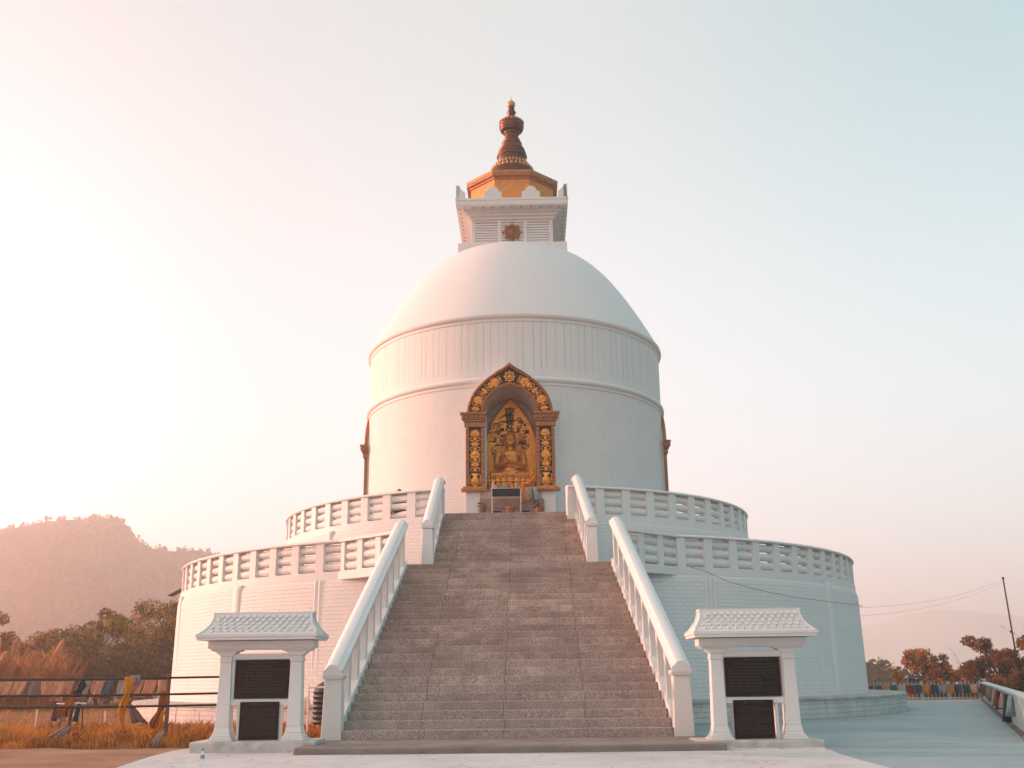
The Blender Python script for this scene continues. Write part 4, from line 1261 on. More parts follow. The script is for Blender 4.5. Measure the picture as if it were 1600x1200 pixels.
#==================================================================== VEGETATION
def crown(name, clumps, n, size, mat, parent, flat=.35, shell=.55):
    c = np.array([q[0] for q in clumps], float); r = np.array([q[1] if hasattr(q[1], '__len__') else (q[1],)*3 for q in clumps], float)
    w = r.prod(1)**.75; idx = RNG.choice(len(clumps), n, p=w/w.sum())
    d = RNG.normal(size=(n, 3)); d /= np.linalg.norm(d, axis=1)[:, None]
    rad = RNG.uniform(shell, 1.0, n)**.7 * RNG.uniform(.85, 1.12, n)
    P = c[idx] + d*r[idx]*rad[:, None]
    u = RNG.normal(size=(n, 3)); u /= np.linalg.norm(u, axis=1)[:, None]
    t = np.cross(u, d + RNG.normal(size=(n, 3))*.7); t /= np.linalg.norm(t, axis=1)[:, None] + 1e-9
    s = size*RNG.uniform(.6, 1.35, n)[:, None]
    V = np.stack([P - u*s, P + t*s*flat, P + u*s, P - t*s*flat], 1).reshape(-1, 3)
    Fq = np.arange(n*4)
    return mesh_np(name, V, Fq, 4, mat, parent)
def tree(name, label, loc, H, rad, n, size, mat, seed, cat='tree', group=None, trunk_h=.35, spread=1.0, dens=9, tall=1.0, skirt=0):
    """trunk with limbs; leaf clumps hung at the limb ends"""
    r = random.Random(seed); root = empty(name, loc); tag(root, label, cat, group)
    b = MB(); th = H*trunk_h; tr = max(.05, H*.022)
    top = Vector((r.uniform(-.1,.1)*H*.4, r.uniform(-.1,.1)*H*.4, H*.8))
    mid = Vector((top.x*.3 + r.uniform(-.06,.06)*H, top.y*.3, th))
    b.tube([(0,0,-.6), mid*.5 + Vector((r.uniform(-.04,.04)*H, 0, 0)), mid, mid.lerp(top, .5), top], [tr*1.25, tr, tr*.8, tr*.5, tr*.15], 8)
    cl = []
    for k in range(dens):
        a = 2*PI*k/dens*1.618 + r.uniform(-.5, .5); f = r.uniform(0, 1)
        h = th + (H-th)*(.15 + .75*f); q = rad*spread*(1.0 - .55*abs(f-.35))*r.uniform(.5, 1.0)
        e = Vector((q*math.cos(a), q*math.sin(a), h))
        s0 = mid.lerp(top, max(0, f-.25))
        b.tube([s0, s0.lerp(e, .5) + Vector((0, 0, -.04*H)), e], [tr*.45, tr*.28, tr*.08], 6)
        cr = rad*r.uniform(.26, .46); cl.append((e, (cr, cr, cr*.75*tall)))
        for _ in range(2):
            e2 = e + Vector((r.uniform(-1,1), r.uniform(-1,1), r.uniform(-.5,.9)))*cr*.95
            c2 = cr*r.uniform(.4, .7); cl.append((e2, (c2, c2, c2*.8*tall)))
    for k in range(skirt):
        a = r.uniform(0, 2*PI); q = rad*r.uniform(.2, .95); cr = rad*r.uniform(.22, .38)
        cl.append((Vector((q*math.cos(a), q*math.sin(a), H*r.uniform(.12, .55))), (cr, cr, cr*.85)))
    cl.append((top, (rad*.3, rad*.3, rad*.32*tall)))
    b.build('trunk', BARK, root, 60)
    crown('crown', cl, n, size, mat, root)
    return root
GL = 'trees behind the left grass'
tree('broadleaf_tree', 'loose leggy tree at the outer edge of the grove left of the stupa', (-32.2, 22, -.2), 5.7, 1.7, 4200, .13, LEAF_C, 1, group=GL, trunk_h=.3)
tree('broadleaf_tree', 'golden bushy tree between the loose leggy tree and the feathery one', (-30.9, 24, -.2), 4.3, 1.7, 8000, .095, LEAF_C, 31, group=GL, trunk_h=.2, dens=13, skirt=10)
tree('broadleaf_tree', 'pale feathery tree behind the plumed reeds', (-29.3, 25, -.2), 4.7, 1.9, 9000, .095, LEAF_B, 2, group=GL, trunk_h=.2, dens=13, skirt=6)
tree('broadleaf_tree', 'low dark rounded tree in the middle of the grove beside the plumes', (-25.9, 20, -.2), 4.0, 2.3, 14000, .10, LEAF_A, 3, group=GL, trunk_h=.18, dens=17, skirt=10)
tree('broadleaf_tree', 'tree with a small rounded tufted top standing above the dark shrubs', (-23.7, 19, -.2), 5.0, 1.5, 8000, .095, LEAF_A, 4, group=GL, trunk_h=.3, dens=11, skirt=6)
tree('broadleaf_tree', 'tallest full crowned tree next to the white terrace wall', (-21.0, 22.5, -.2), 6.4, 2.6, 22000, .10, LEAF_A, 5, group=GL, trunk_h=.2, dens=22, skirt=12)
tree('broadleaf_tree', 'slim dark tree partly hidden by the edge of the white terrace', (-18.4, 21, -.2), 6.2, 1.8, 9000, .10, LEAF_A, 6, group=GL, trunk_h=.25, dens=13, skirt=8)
GSH = 'shrubs in front of the left grove'
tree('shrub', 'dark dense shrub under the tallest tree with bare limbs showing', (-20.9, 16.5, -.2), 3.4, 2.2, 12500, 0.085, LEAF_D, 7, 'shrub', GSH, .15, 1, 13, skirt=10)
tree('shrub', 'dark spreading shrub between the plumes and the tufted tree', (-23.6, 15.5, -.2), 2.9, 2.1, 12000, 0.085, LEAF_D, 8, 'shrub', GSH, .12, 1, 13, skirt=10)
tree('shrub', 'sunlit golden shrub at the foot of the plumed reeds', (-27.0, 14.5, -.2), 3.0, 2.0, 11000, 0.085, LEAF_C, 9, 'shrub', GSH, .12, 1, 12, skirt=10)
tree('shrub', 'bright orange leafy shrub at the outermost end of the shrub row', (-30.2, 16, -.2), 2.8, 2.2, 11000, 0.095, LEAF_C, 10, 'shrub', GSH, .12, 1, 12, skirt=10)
# hazy bamboo far behind
bc = empty('bamboo_clump', (-29.5, 40, -.6)); tag(bc, 'feathery pale bamboo rising hazily behind the grove', 'bamboo')
b = MB(); cl = []; r = random.Random(4)
for k in range(9):
    a = r.uniform(0, 2*PI); q = r.uniform(.1, .5); dx = r.uniform(-1.1, 1.6); h = r.uniform(5.0, 7.7)
    P = [Vector((q*math.cos(a) + dx*t*t, q*math.sin(a) + r.uniform(-.3,.3)*t, h*t)) for t in np.linspace(0, 1, 7)]
    b.tube(P, [.05*(1-.9*t) for t in np.linspace(0, 1, 7)], 6)
    for p in P[3:]: cl.append((p, (.32, .32, .45)))
b.build('cane', BARK, bc, 60); crown('foliage', cl, 3200, .14, REEDM, bc, .22)

# plumed reeds
plume_spots = [(-27.0,10.5,3.0,.35),(-26.2,10,3.15,.5),(-25.35,9.6,2.95,.35),(-24.4,9.8,2.9,.25),(-22.8,9.5,2.85,.8),(-23.4,9.2,2.0,.75),(-28.3,10.3,2.7,.2),(-29.0,10.6,2.9,.1),(-29.8,10.2,2.6,.3),(-30.9,10,2.8,.9),(-32.2,10,2.9,1.0),(-25.0,9,2.2,.6),(-27.7,10.8,2.75,.15)]
for i, (x, y, h, ln) in enumerate(plume_spots):
    root = empty('plumed_reed', (x, y, -.05)); r = random.Random(i+40)
    look = ['upright', 'slightly bowed', 'slender', 'stout', 'long leaning', 'low nodding', 'narrow', 'straight thin', 'short', 'broad nodding', 'wide bending', 'half hidden low', 'small pale'][i]
    tag(root, f'{look} pale feathery plume of dry reed, number {i+1} from the terrace side of the reed bed' if False else f'{look} pale plume of dry reed above the prayer flags', 'reed', 'plumed reeds beyond the rail fence')
    tip = Vector((ln*.9, r.uniform(-.2,.2), h))
    P = [Vector((tip.x*t**2.2, tip.y*t, h*.80*t)) for t in np.linspace(0, 1, 7)]
    b = MB(); b.tube(P, [.016,.015,.014,.012,.010,.008,.006], 5); b.build('stem', REEDM, root)
    # plume: many fine hairs along the bent tip
    n = 560; t = RNG.uniform(0, 1, n)
    p0 = P[-1]; d = (tip - P[-1]) + Vector((ln*.25, 0, 0)); L = .88
    base = np.array(p0)[None] + t[:, None]*np.array(d.normalized()*L)[None]
    wdt = .17*np.sin(PI*np.clip(t*.92+.08, 0, 1))**.7
    ang = RNG.uniform(0, 2*PI, n); off = np.stack([np.cos(ang), np.sin(ang), .2*np.sin(ang*2)], -1)*wdt[:, None]
    dirv = np.array(d.normalized())*.13 + off*.6
    A = base + off*.35; Bv = A + dirv + RNG.normal(size=(n, 3))*.012
    s = np.cross(dirv, RNG.normal(size=(n, 3))); s /= np.linalg.norm(s, axis=1)[:, None]; s *= .022
    V = np.stack([A - s*.5, (A+Bv)/2 + s, Bv, (A+Bv)/2 - s], 1).reshape(-1, 3)
    mesh_np('plume', V, np.arange(n*4), 4, PLUME, root)
def reed_sampler(n):
    x = RNG.uniform(-33.5, -22.2, n); y = RNG.uniform(8.6, 12, n)
    return np.stack([x, y, 0*x-.05], -1)
tag(blades(8500, reed_sampler, .9, 2.3, .03, 'reed_leaves', REEDM, .5), kind='stuff')

# right-hand side thicket beyond the steel fence
GT = 'rust coloured trees beyond the steel fence'
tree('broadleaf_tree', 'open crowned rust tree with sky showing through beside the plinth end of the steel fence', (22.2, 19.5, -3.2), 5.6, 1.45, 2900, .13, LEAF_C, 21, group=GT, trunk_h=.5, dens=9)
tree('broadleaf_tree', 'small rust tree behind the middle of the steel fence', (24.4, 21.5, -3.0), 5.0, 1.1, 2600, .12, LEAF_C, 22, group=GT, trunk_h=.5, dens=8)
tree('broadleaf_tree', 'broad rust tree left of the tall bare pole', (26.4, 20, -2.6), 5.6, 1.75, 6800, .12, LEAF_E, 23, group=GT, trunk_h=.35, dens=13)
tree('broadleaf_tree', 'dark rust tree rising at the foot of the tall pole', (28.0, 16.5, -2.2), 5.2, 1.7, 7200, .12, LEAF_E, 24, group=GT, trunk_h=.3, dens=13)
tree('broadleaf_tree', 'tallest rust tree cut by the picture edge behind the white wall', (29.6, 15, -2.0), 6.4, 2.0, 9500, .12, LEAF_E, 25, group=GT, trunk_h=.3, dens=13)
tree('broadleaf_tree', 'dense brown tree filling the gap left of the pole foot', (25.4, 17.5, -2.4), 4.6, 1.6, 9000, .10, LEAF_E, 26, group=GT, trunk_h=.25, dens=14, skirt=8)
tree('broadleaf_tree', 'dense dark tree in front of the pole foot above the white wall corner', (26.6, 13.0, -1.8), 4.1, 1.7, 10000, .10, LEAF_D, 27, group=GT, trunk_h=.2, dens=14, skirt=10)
GU = 'scrub behind the steel fence'
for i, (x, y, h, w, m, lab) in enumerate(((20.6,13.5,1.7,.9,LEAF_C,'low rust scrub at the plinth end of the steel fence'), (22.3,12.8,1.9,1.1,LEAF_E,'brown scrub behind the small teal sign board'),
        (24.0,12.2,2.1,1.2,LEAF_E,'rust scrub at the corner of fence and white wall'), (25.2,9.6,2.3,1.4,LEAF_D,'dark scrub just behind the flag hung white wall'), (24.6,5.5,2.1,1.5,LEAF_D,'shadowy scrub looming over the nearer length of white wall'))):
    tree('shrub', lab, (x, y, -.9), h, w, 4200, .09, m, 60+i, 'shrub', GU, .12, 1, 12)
GB = 'bare bent stems against the right sky'
for i, (x, y, h, bx, lab) in enumerate(((22.4,17,4.0,-1.9,'long bare stem arching toward the stupa'), (24.0,18,4.6,-.5,'thin upright bare stem in the gap between the rust trees'), (25.2,18,3.6,-1.2,'short hooked bare stem over the small rust tree'), (28.0,17,6.0,-2.0,'bare twig leaning out beside the tall pole'), (28.4,16,4.9,-2.3,'low branching bare twig beneath the leaning one'))):
    root = empty('bare_stem', (x, y, -1.5)); tag(root, lab, 'stem', GB)
    P = [(bx*t**2.4, 0, (h)*(t - .18*t**4)) for t in np.linspace(0, 1, 9)]
    b = MB(); b.tube(P, [.022*(1-.85*t) for t in np.linspace(0, 1, 9)], 5); b.build('stalk', BARK, root)
    b = MB(); r = random.Random(i)
    for k in range(10):
        q = Vector(P[r.randint(4, 8)]); b.tube([q, q + Vector((r.uniform(-.25,.1), 0, r.uniform(-.05,.25)))], [.008,.003], 4)
    b.build('twig', BARK, root)

#==================================================================== HILLS
def pix_dir(u, v): return (fw*F_PX + rt*(u-800) + up*(600-v)).normalized()
def hill(name, ridge, dist, near, far, zb, seed, mat, n=170, m=46, rough=1.0):
    az = []; hz = []
    for u, v in ridge:
        d = pix_dir(u, v); az.append(math.atan2(d.x, d.y)); hz.append(CAM.z + dist*d.z/math.hypot(d.x, d.y))
    A = np.linspace(az[0], az[-1], n); H = np.interp(A, az, hz)
    rad = np.concatenate([np.linspace(near, dist, m//2, endpoint=False), np.linspace(dist, far, m-m//2)])
    RR, AA = np.meshgrid(rad, A, indexing='ij'); HH = np.broadcast_to(H, RR.shape)
    f = np.where(RR < dist, (RR-near)/(dist-near), (far-RR)/(far-dist)); f = np.clip(f, 0, 1)
    prof = np.where(RR < dist, f**.9, f**.7)
    Z = zb + (HH-zb)*prof
    x = CAM.x + RR*np.sin(AA); y = CAM.y + RR*np.cos(AA)
    Z = Z + rough*(vnoise(x, y, .012, seed)*14 + vnoise(x, y, .04, seed+2)*4)*np.sin(PI*np.clip(prof, 0, 1))*.9
    V = np.stack([x, y, Z], -1).reshape(-1, 3)
    I, J = np.meshgrid(np.arange(len(rad)-1), np.arange(n-1), indexing='ij')
    Fq = np.stack([I*n+J, I*n+J+1, (I+1)*n+J+1, (I+1)*n+J], -1).reshape(-1)
    o = mesh_np(name, V, Fq, 4, mat, smooth=True); tag(o, kind='structure')
    return x, y, Z, m
HILLM = m_ground('wooded_slope', [(.3, (.03,.028,.015)), (.5, (.06,.05,.025)), (.7, (.10,.075,.035))], .02, .12, .95, .6)
ridge = [(-1500,1075),(-1100,1040),(-800,985),(-420,900),(-300,872),(-150,846),(0,828),(40,822),(70,815),(130,811),(150,808),(185,812),(205,826),(215,845),(240,858),(270,862),(310,860),(345,867),(400,885),(480,910),(560,945),(640,1000)]
hx_, hy_, hz_, hm = hill('hill', ridge, 580, 230, 900, -70, 1, HILLM, n=240)
def scatter_wood(name, hx_, hy_, hz_, rows, n, smin, smax, mat, seed):
    r = np.random.default_rng(seed); m, k = hx_.shape
    i = r.choice(np.arange(*rows), n); j = r.integers(0, k-1, n); fi = r.uniform(0, 1, n); fj = r.uniform(0, 1, n)
    i2 = np.minimum(i+1, m-1)
    def lerp(A): return (A[i, j]*(1-fj) + A[i, j+1]*fj)*(1-fi) + (A[i2, j]*(1-fj) + A[i2, j+1]*fj)*fi
    P = np.stack([lerp(hx_), lerp(hy_), lerp(hz_)], -1)
    s = r.uniform(smin, smax, n)*np.where(r.uniform(size=n) < .04, 1.7, 1.0); q = 16
    d = r.normal(size=(n, q, 3)); d /= np.linalg.norm(d, axis=2)[..., None]
    C = P[:, None] + d*np.stack([s*.75, s*.75, s*.9], -1)[:, None]*r.uniform(.4, 1, (n, q, 1)) + np.stack([0*s, 0*s, s*.75], -1)[:, None]
    C = C.reshape(-1, 3); nn = len(C)
    u = r.normal(size=(nn, 3)); u /= np.linalg.norm(u, axis=1)[:, None]; t = np.cross(u, r.normal(size=(nn, 3))); t /= np.linalg.norm(t, axis=1)[:, None]
    sz = np.repeat(s, q)[:, None]*r.uniform(.28, .5, (nn, 1))
    V = np.stack([C-u*sz, C+t*sz*.7, C+u*sz, C-t*sz*.7], 1).reshape(-1, 3)
    tag(mesh_np(name, V, np.arange(nn*4), 4, mat), kind='stuff')
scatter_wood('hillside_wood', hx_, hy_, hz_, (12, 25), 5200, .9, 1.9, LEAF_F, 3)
ridge2 = [(1260,1062),(1320,1050),(1350,1043),(1372,1046),(1392,1053),(1410,1062),(1450,1075),(1520,1085)]
a_, b_, c_, m_ = hill('hill', ridge2, 150, 95, 210, -40, 4, HILLM, 60, 24, .12)
scatter_wood('hillside_wood', a_, b_, c_, (7, 13), 900, .45, 1.1, LEAF_D, 8)
ridge3 = [(1180,1045),(1300,1000),(1360,978),(1420,958),(1460,952),(1520,955),(1580,962),(1650,970),(1760,990),(1900,1030)]
hill('mountain', ridge3, 1790, 1250, 1895, -95, 6, m_ground('haze_pale_slope', [(.3, (.38,.41,.43)), (.7, (.44,.47,.49))], .01, .05, .95, .2), 80, 30, .8)  # slope base colour paled; part of the haze fade is painted in

#==================================================================== LEFT FOREGROUND THINGS
rf = empty('rail_fence', (0, -18.4, 0)); tag(rf, 'dark three rail iron fence in front of the dry grass', 'fence')
for z, za in ((1.275,0), (.945,.005), (.715,.01)):
    b = MB(); b.tube([(-17, -.10, z+.005), (-12, -.03, z-za), (-10.5, 0, z), (-8.6, .02, z-.012), (-7.08, .03, z-.004), (-4.6, .05, z+.012)], .023, 8); b.build('rail', DARKMET, rf, 60)
for x in (-7.08, -12.3, -16.5, -4.7):
    b = MB(); b.tube([(x, .06, -.2), (x+.01, .06, .6), (x-.015, .06, 1.33)], [.05,.045,.042], 8); b.build('post', RUSTMET, rf, 60)

fs_ = empty('prayer_flag_string', (0, -18.30, 0)); tag(fs_, 'faded peach and grey prayer flags strung along the iron rail fence', 'prayer flags')
b = MB(); b.tube([(-11.6 + (4.4)*t, .02, 1.235 - .06*math.sin(PI*2*t)**2) for t in np.linspace(0, 1, 24)], .006, 5); b.build('cord', DARKMET, fs_)
cols = ['pink','peach','white','peach','peach','grey','peach','peach','pink','white','peach','blue','white','peach','peach','peach']
r = random.Random(12)
for i, c in enumerate(cols):
    x = -11.45 + i*.275; w = .255 if i not in (8, 11) else .17; h = r.uniform(.30, .40); sh = r.uniform(-.13, -.03)
    o = drape('flag', '', (x+w/2, 0, 1.23), (x+w/2+sh, .03+r.uniform(-.05,.08), 1.23-h), w, w*r.uniform(.85,1.05), c, i, waves=1.2, seg=5, parent=fs_)
drape('scarf', 'long bright yellow scarf knotted on the fence rail and trailing to the grass', (-7.88,-18.42,1.30), (-8.02,-18.36,.18), .19, .12, 'yellow', 21, 2.2, 22, sway=.07)
drape('scarf', 'grey scarf bundle tied over the knot of the yellow scarf', (-7.78,-18.40,1.33), (-7.76,-18.42,1.14), .22, .18, 'grey', 22, 2, 6)
drape('scarf', 'rust scarf twisted down the fence post', (-7.16,-18.36,1.0), (-7.30,-18.30,.28), .10, .24, 'rust', 23, 2, 9, sway=.06)
drape('scarf', 'tattered yellow scarf at the foot of the fence post', (-7.12,-18.36,.62), (-7.32,-18.33,.08), .10, .16, 'yellow', 24, 2, 8, sway=.06)
drape('scarf', 'mauve rag fallen over the bottom rail into the grass', (-7.86,-18.36,.74), (-7.62,-18.2,.36), .12, .36, 'mauve', 25, 2, 6)
drape('scarf', 'navy strip of cloth knotted at the top of the fence rail', (-8.85,-18.37,1.30), (-8.98,-18.34,.95), .10, .20, 'navy', 26, 2, 7, sway=.06)
drape('scarf', 'orange rag hanging between the two lower rails', (-9.05,-18.37,.97), (-9.20,-18.34,.62), .12, .24, 'orange', 27, 2, 6, sway=.06)
tb = empty('offering_stand', (-9.22, -18.05, -.03)); tag(tb, 'wooden stake stand with an oval white top hung with coloured rags', 'stand')
MB().lathe([(.002,.76),(.29,.765),(.31,.79),(.29,.815),(.002,.825)], 24, M=Matrix.Diagonal((1,.7,1,1))).build('stand_top', W_KIOSK, tb, 50)
b = MB(); b.tube([(.02,0,-.1),(0,0,.4),(.03,0,.78)], [.04,.038,.036], 8); b.build('leg', RUSTMET, tb)
for x in (-.24, .25):
    b = MB(); b.tube([(x,.06,.30),(x*.9,.05,.78)], .016, 6); b.build('leg', RUSTMET, tb)
for i, (x, c, h) in enumerate(((-.20,'navy',.34),(-.08,'orange',.28),(.02,'rust',.25),(-.02,'white',.36),(.26,'teal',.36),(-.16,'mauve',.3))):
    drape('rag', '', (x,-.20,.80), (x-.04,-.21,.80-h), .07, .13, c, 40+i, 2, 5, parent=tb)
drape('scarf', 'grey and rust rag heap at the foot of the offering stand', (-9.16,-18.25,.34), (-9.42,-18.55,.0), .16, .42, 'mauve', 51, 2, 7)
drape('scarf', 'small red rag lying in the grass beside the offering stand', (-8.92,-18.4,.20), (-8.86,-18.6,.0), .12, .20, 'red', 52, 2, 5)
drape('cloth_scrap', 'blue grey scrap of cloth standing up at the grass edge by the dirt', (-6.80,-19.35,.24), (-6.90,-19.55,.0), .10, .17, 'grey', 53, 2, 5, cat='scrap')
drape('cloth_scrap', 'white scrap lying flat in the grass near the picture edge', (-10.3,-17.4,.10), (-10.0,-17.7,.06), .16, .22, 'white', 54, 1, 4, cat='scrap')
drape('cloth_scrap', 'pale tan scrap caught on blades at the outermost grass edge', (-10.55,-18.9,.22), (-10.75,-18.8,.05), .12, .16, 'peach', 55, 1, 4, cat='scrap')
for i, x in enumerate((-15.3,-14.5,-13.1,-12.1,-11.2,-9.3,-8.6,-7.9)):
    b = MB(); h = .42 + .06*((i*7) % 3); b.tube([(0,0,-.1),(.01*((i % 3)-1),0,h)], .018, 6)
    o = b.build('stake', PINKP, None, loc=(x, -11.2+.1*(i % 2), -.04))
    tag(o, 'thin pale stake standing in the grass behind the prayer flags', 'stake', 'row of thin pale stakes')

wt = empty('water_tank', (-3.86, -17.0, .26)); tag(wt, 'black ribbed plastic water tank behind the stair newel', 'water tank')
pr = [(.002,0),(.42,0)]
for k in range(7): pr += [(.44,.02+k*.105),(.455,.05+k*.105),(.44,.085+k*.105),(.43,.10+k*.105)]
pr += [(.40,.80),(.24,.90),(.16,.92),(.16,.98),(.002,.985)]
MB().lathe(pr, 40).build('tank_body', TANKM, wt, 40)
MB().lathe([(.17,.975),(.175,1.01),(.002,1.02)], 24).build('lid', TANKM, wt, 40)
tf = empty('pipe_frame', (-4.30, -17.55, -.05)); tag(tf, 'pale pink pipe frame in front of the black water tank', 'pipe frame')
for p0, p1, nm in (((0,0,0),(0,0,1.17),'upright'), ((0,0,1.09),(.62,.1,1.08),'cross_pipe'), ((0,0,.06),(.6,.05,.05),'cross_pipe'), ((.62,.1,0),(.62,.1,1.15),'upright')):
    b = MB(); b.tube([p0, p1], .022, 8); b.build(nm, PINKP, tf, 60)
b = MB(); b.ball((0,0,0), (.10,.04,.19), 16, 10); o = b.build('white_dish', PINKP, None, 60, loc=(-4.40,-17.3,.66)); tag(o, 'rounded white disc beside the black tank', 'disc')  # small white round dish next to the tank
bo = empty('water_bottle', (-4.27, -24.92, .006)); tag(bo, 'clear plastic water bottle with blue cap on the pavement', 'bottle')
T = NT('clear_plastic'); T.out((.9,.93,.95), .08); T.b.inputs['Transmission Weight'].default_value = .9; T.b.inputs['IOR'].default_value = 1.2
MB().lathe([(.002,.002),(.032,.002),(.034,.02),(.034,.10),(.031,.11),(.034,.12),(.034,.165),(.026,.195),(.014,.215),(.013,.225)], 24).build('bottle_body', T.m, bo, 50)
MB().lathe([(.016,.222),(.0165,.25),(.015,.255),(.002,.256)], 20).build('cap', m_simple('blue_cap', (.02,.22,.35), .4), bo, 40)
MB().lathe([(.0346,.115),(.0346,.160)], 24).build('bottle_label', m_simple('bottle_band', (.10,.36,.50), .5), bo, 60)

sh = empty('lean_to', (-15.75, 8.0, 0)); tag(sh, 'rusty lean-to roof on a thin post behind the terrace wall', 'shelter')
b = MB(); b.tube([(0,0,-.2),(0,0,5.25)], .05, 8); b.build('post', RUSTMET, sh)
b = MB(); b.slab([(-.62,-.35),(2.2,-.35),(2.2,.35),(-.62,.35)], 0, .025, Matrix.Translation((0,0,5.28)) @ Matrix.Rotation(-R(27), 4, 'Y')); b.build('roof_sheet', RUSTMET, sh)
b = MB(); b.tube([(2.1,0,-.2),(2.1,0,6.2)], .05, 8); b.build('post', RUSTMET, sh)

#==================================================================== RIGHT SIDE THINGS
sf = empty('steel_fence', (0, 6.2, 0)); tag(sf, 'pale steel picket fence at the far end of the plaza', 'fence')
b = MB(); x = 11.0
while x < 19.9: b.tube([(x,0,.04),(x,0,.72)], .013, 6); b.tube([(x,0,.72),(x,0,.80)], [.018,.002], 6); x += .165
b.build('picket_row', STEELB, sf, 60)
for z in (.12, .66):
    b = MB(); b.box(10.9, 19.9, -.02, .02, z-.018, z+.018); b.build('rail', STEELB, sf)
for x in (11.0, 12.8, 14.6, 16.2, 17.35, 18.5, 19.85):
    b = MB(); b.box(x-.028, x+.028, -.03, .03, 0, .80); b.build('post', STEELB, sf)
pf = empty('prayer_flag_string', (0, 6.14, 0)); tag(pf, 'red, orange, teal and white prayer flags hung along the steel fence', 'prayer flags')
b = MB(); b.tube([(10.9,0,.66),(14,0,.655),(17,0,.66),(19.8,0,.66)], .006, 5); b.build('cord', DARKMET, pf)
cols = ['teal','paleblue','red','teal','orange','white','red','teal','orange','teal','paleblue','red','teal','orange','teal','paleblue','red','navy','orange','navy','grey','orange','navy','navy','peach']
x = 11.3
for i, c in enumerate(cols):
    drape('flag', '', (x,0,.655), (x+.01,-.02,.655-.36), .30, .30, c, 70+i, 1, 4, parent=pf); x += .345
A = Vector((20.0, 6.35)); Bw = Vector((9.2, -21.6)); d = (Bw-A).normalized(); nrm = Vector((d.y, -d.x)); 
if nrm.x > 0: nrm = -nrm
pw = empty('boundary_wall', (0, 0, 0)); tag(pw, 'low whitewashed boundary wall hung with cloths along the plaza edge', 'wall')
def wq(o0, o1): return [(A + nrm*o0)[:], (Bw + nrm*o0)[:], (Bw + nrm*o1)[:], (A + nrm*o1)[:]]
b = MB(); b.slab(wq(0, -.20), -.3, .70); b.build('wall_body', m_white('shaded_limewash', (.36,.46,.49), .4, .7), pw)  # limewash darkened towards teal, so shade sits in the base colour
b = MB(); b.slab(wq(.03, -.23), .702, .755); b.build('coping', m_white('shaded_coping', (.46,.54,.56), .3, .7), pw, bevel=.01)  # coping tone lowered the same way, to look shaded
b = MB(); b.slab(wq(.10, .002), -.1, .045); b.build('base_strip', m_simple('dark_base', (.12,.11,.10), .9, 0, .5, 3), pw)  # darker strip along the wall foot
names = [('navy','dark blue'),('red','red'),('teal','dusky teal'),('mauve','mauve'),('peach','peach'),('grey','grey'),('white','white'),('rust','rust'),('navy','blackish'),('pink','pink'),('teal','long bright teal'),('paleblue','pale blue')]
WL = (Bw-A).length
where = ['next to the steel fence corner','second from the fence corner','between the red and the mauve one','between the dusky teal and the peach one','after the mauve one','halfway along the wall','past the grey one','after the white one','between the rust and pink ones','before the long teal one','reaching down to the base','nearest the viewer']
for i, (c, nm) in enumerate(names):
    sN = (.06, .13, .20, .28, .36, .44, .52, .59, .65, .71, .765, .83)[i]*WL; P = A + d*sN + nrm*.05; Q = A + d*(sN+.05) + nrm*.07
    hh = (.34,.30,.38,.32,.36,.38,.46,.40,.44,.36,.60,.40)[i]
    drape('wall_cloth', f'{nm} cloth on the boundary wall, {where[i]}', (P.x,P.y,.68), (Q.x,Q.y,.68-hh), .62, .55, c, 100+i, 1.3, 6, group='cloths on the boundary wall', cat='cloth', ax=(d.x,d.y,0))
sg_ = empty('notice_board', (19.85, 14, -1.0)); tag(sg_, 'small dark teal roofed sign board behind the steel fence', 'sign')
for x in (-.28, .28):
    b = MB(); b.box(x-.03, x+.03, -.03, .03, 0, 1.9); b.build('post', RUSTMET, sg_)
b = MB(); b.box(-.34, .34, -.05, .03, 1.52, 1.86); b.build('board', m_simple('teal_board', (.02,.10,.11), .5), sg_)
b = MB(); b.prism([(-.45,1.9),(.45,1.9),(.36,2.03),(-.36,2.03)], -.25, .25); b.build('roof', m_simple('teal_roof', (.03,.13,.14), .5), sg_)
b = MB(); b.box(-.30,.30,-.056,-.052,1.60,1.64); b.box(-.30,.30,-.056,-.052,1.75,1.77); b.build('stripe', CL['paleblue'], sg_)

up_ = empty('utility_pole', (26.9, 18, -2)); tag(up_, 'tall thin leaning pole carrying two wires above the rust trees', 'pole')
b = MB(); b.tube([(.05,0,0),(0,0,4),(-.13,0,8.12)], [.06,.05,.04], 8); b.build('pole_shaft', DARKMET, up_, 60)
b = MB(); b.tube([(-.13,0,8.1),(-.13,0,8.22)], [.075,.06], 8); b.build('cap', DARKMET, up_)
b = MB(); b.box(-.14,-.02,-.06,.06,5.2,5.32); b.build('bracket', DARKMET, up_)
def sag(p, q, s, n=16):
    p = Vector(p); q = Vector(q); return [p.lerp(q, t) - Vector((0,0,s*4*t*(1-t))) for t in np.linspace(0, 1, n)]
wall_pts = [Vector(p) for p in ((4.95,-11.62,4.08),(5.35,-11.58,3.98),(5.95,-11.38,3.72),(6.9,-10.72,3.52),(8.2,-9.72,3.36),(9.7,-8.2,3.30),(11.2,-5.95,3.35),(12.3,-3.0,3.48),(12.78,.0,3.60))]
b = MB(); b.tube(wall_pts, .0065, 6); b.tube(sag((12.78,0,3.6), (26.78,18,6.08), .35), .0045, 5)
o = b.build('cable', DARKMET, None, 60); tag(o, 'black cable drooping from the terrace band and round the wall to the pole', 'cable')
b = MB(); b.tube(sag((12.9,1.5,3.35), (26.78,18,5.95), .40), .004, 5); o = b.build('cable', DARKMET, None, 60); tag(o, 'lower thin wire from the terrace wall to the tall pole', 'cable')
b = MB(); b.tube([(12.35,1.2,3.95),(13.4,1.6,4.25)], .022, 6); b.build('spout', RUSTMET, st)

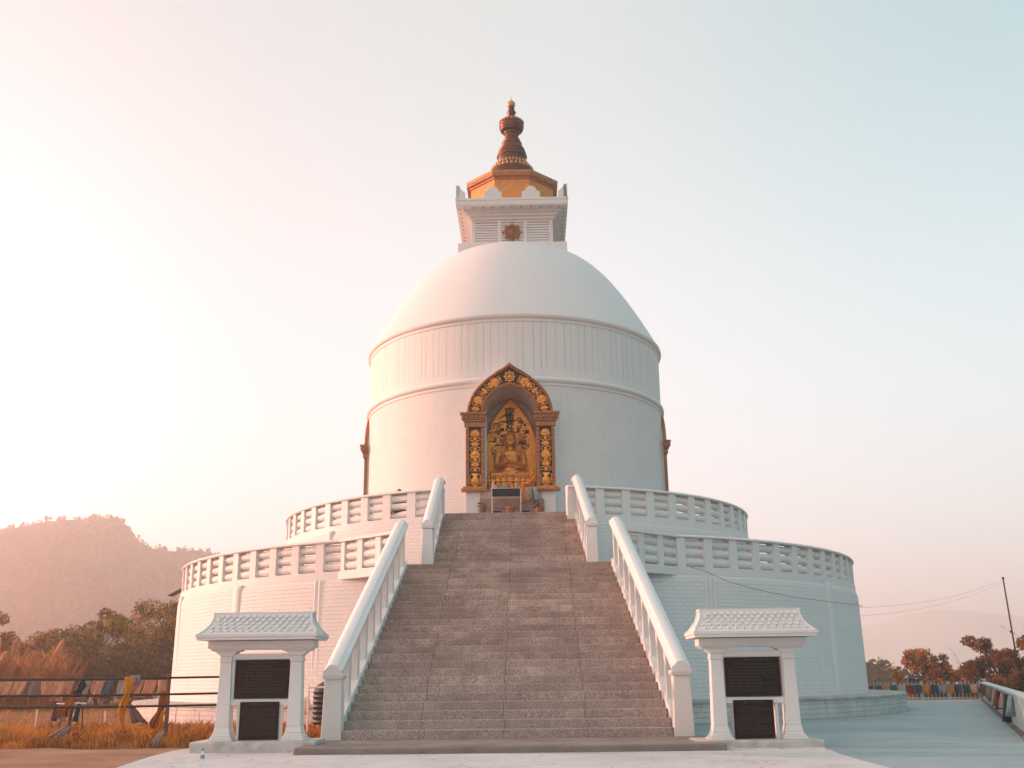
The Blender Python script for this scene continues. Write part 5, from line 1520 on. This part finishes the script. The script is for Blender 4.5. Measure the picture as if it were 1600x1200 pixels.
#==================================================================== LIGHT, SKY, AIR
SUN_AZ, SUN_EL = R(-77), R(11)
sv = Vector((math.sin(SUN_AZ)*math.cos(SUN_EL), math.cos(SUN_AZ)*math.cos(SUN_EL), math.sin(SUN_EL)))
ld = bpy.data.lights.new('sun', 'SUN'); lo = bpy.data.objects.new('sun', ld); COL.objects.link(lo)
ld.energy = 5.0; ld.angle = R(.5); ld.color = (1.0, .50, .37)
lo.rotation_euler = sv.to_track_quat('Z', 'Y').to_euler(); lo.location = (-60, 0, 40)

w = bpy.data.worlds.new('World'); S.world = w; w.use_nodes = True
nt = w.node_tree; bg = nt.nodes['Background']
sky = nt.nodes.new('ShaderNodeTexSky'); sky.sky_type = 'NISHITA'; sky.sun_disc = False
sky.sun_elevation = SUN_EL; sky.sun_rotation = SUN_AZ % (2*PI); sky.dust_density = 6; sky.air_density = 1.2; sky.ozone_density = 2
tc = nt.nodes.new('ShaderNodeTexCoord'); sx = nt.nodes.new('ShaderNodeSeparateXYZ'); nt.links.new(tc.outputs['Generated'], sx.inputs[0])
def wm(op, a, b_=None, c=None, clamp=False):
    nd = nt.nodes.new('ShaderNodeMath'); nd.operation = op; nd.use_clamp = clamp
    for i, q in enumerate((a, b_, c)):
        if q is None: continue
        if isinstance(q, (int, float)): nd.inputs[i].default_value = q
        else: nt.links.new(q, nd.inputs[i])
    return nd.outputs[0]
def wramp(fac, stops):
    nd = nt.nodes.new('ShaderNodeValToRGB'); e = nd.color_ramp.elements
    while len(e) < len(stops): e.new(.5)
    for el, (p, c) in zip(e, stops): el.position = p; el.color = (*c, 1)
    nd.color_ramp.interpolation = 'EASE'
    nt.links.new(fac, nd.inputs[0]); return nd.outputs[0]
def wmix(f, a, b_):
    nd = nt.nodes.new('ShaderNodeMix'); nd.data_type = 'RGBA'
    for i, q in ((0, f), (6, a), (7, b_)):
        if isinstance(q, (int, float)): nd.inputs[i].default_value = q
        elif isinstance(q, tuple): nd.inputs[i].default_value = (*q, 1)
        else: nt.links.new(q, nd.inputs[i])
    return nd.outputs[2]
fx = wm('MULTIPLY_ADD', sx.outputs[0], .5, .5, clamp=True)
# hazy evening sky: colours by true direction (x = away from the sun, z = up)
hor = wramp(fx, [(0, (3.2,1.6,1.1)), (.11, (1.75,1.25,1.2)), (.27, (.84,.84,.89)), (.38, (.66,.68,.71)), (.5, (.67,.725,.765)), (.72, (.62,.71,.745)), (1, (.17,.36,.42))])
zen = wramp(fx, [(0, (.46,.45,.46)), (.30, (.395,.415,.425)), (.5, (.385,.43,.435)), (.72, (.24,.375,.41)), (1, (.05,.23,.30))])
fz = wm('DIVIDE', sx.outputs[2], .66, clamp=True)
fzs = nt.nodes.new('ShaderNodeMapRange'); fzs.interpolation_type = 'SMOOTHSTEP'; nt.links.new(fz, fzs.inputs['Value'])
front = wmix(fzs.outputs[0], hor, zen)
back = wramp(fx, [(0, (1.0,.68,.56)), (.3, (.66,.57,.55)), (.5, (.60,.62,.62)), (.72, (.19,.46,.52)), (1, (.03,.34,.43))])
fb = wm('MULTIPLY_ADD', sx.outputs[1], -1.3, .15, clamp=True)
grad = wmix(fb, front, back)
sc10 = nt.nodes.new('ShaderNodeMix'); sc10.data_type = 'RGBA'; sc10.blend_type = 'MULTIPLY'; sc10.inputs[0].default_value = 1
nt.links.new(grad, sc10.inputs[6]); sc10.inputs[7].default_value = (10, 10, 10, 1)
fin = wmix(.94, sky.outputs[0], sc10.outputs[2])
nt.links.new(fin, bg.inputs['Color']); bg.inputs['Strength'].default_value = .1

HZ = True
if HZ:
    b = MB(); b.box(-1900, 1900, -420, 1900, -130, 118)
    T = bpy.data.materials.new('haze'); T.use_nodes = True; n_ = T.node_tree; n_.nodes.remove(n_.nodes['Principled BSDF'])
    pv = n_.nodes.new('ShaderNodeVolumePrincipled'); pv.inputs['Color'].default_value = (1.0, .92, .87, 1); pv.inputs['Density'].default_value = .0014; pv.inputs['Anisotropy'].default_value = .62
    n_.links.new(pv.outputs[0], n_.nodes['Material Output'].inputs['Volume'])
    tag(b.build('haze', T), kind='stuff')

S.view_settings.view_transform = 'Standard'; S.view_settings.look = 'None'; S.view_settings.exposure = .88; S.view_settings.gamma = 1
S.view_settings.use_curve_mapping = False
S.cycles.use_denoising = True
S.cycles.max_bounces = 8; S.cycles.volume_bounces = 3
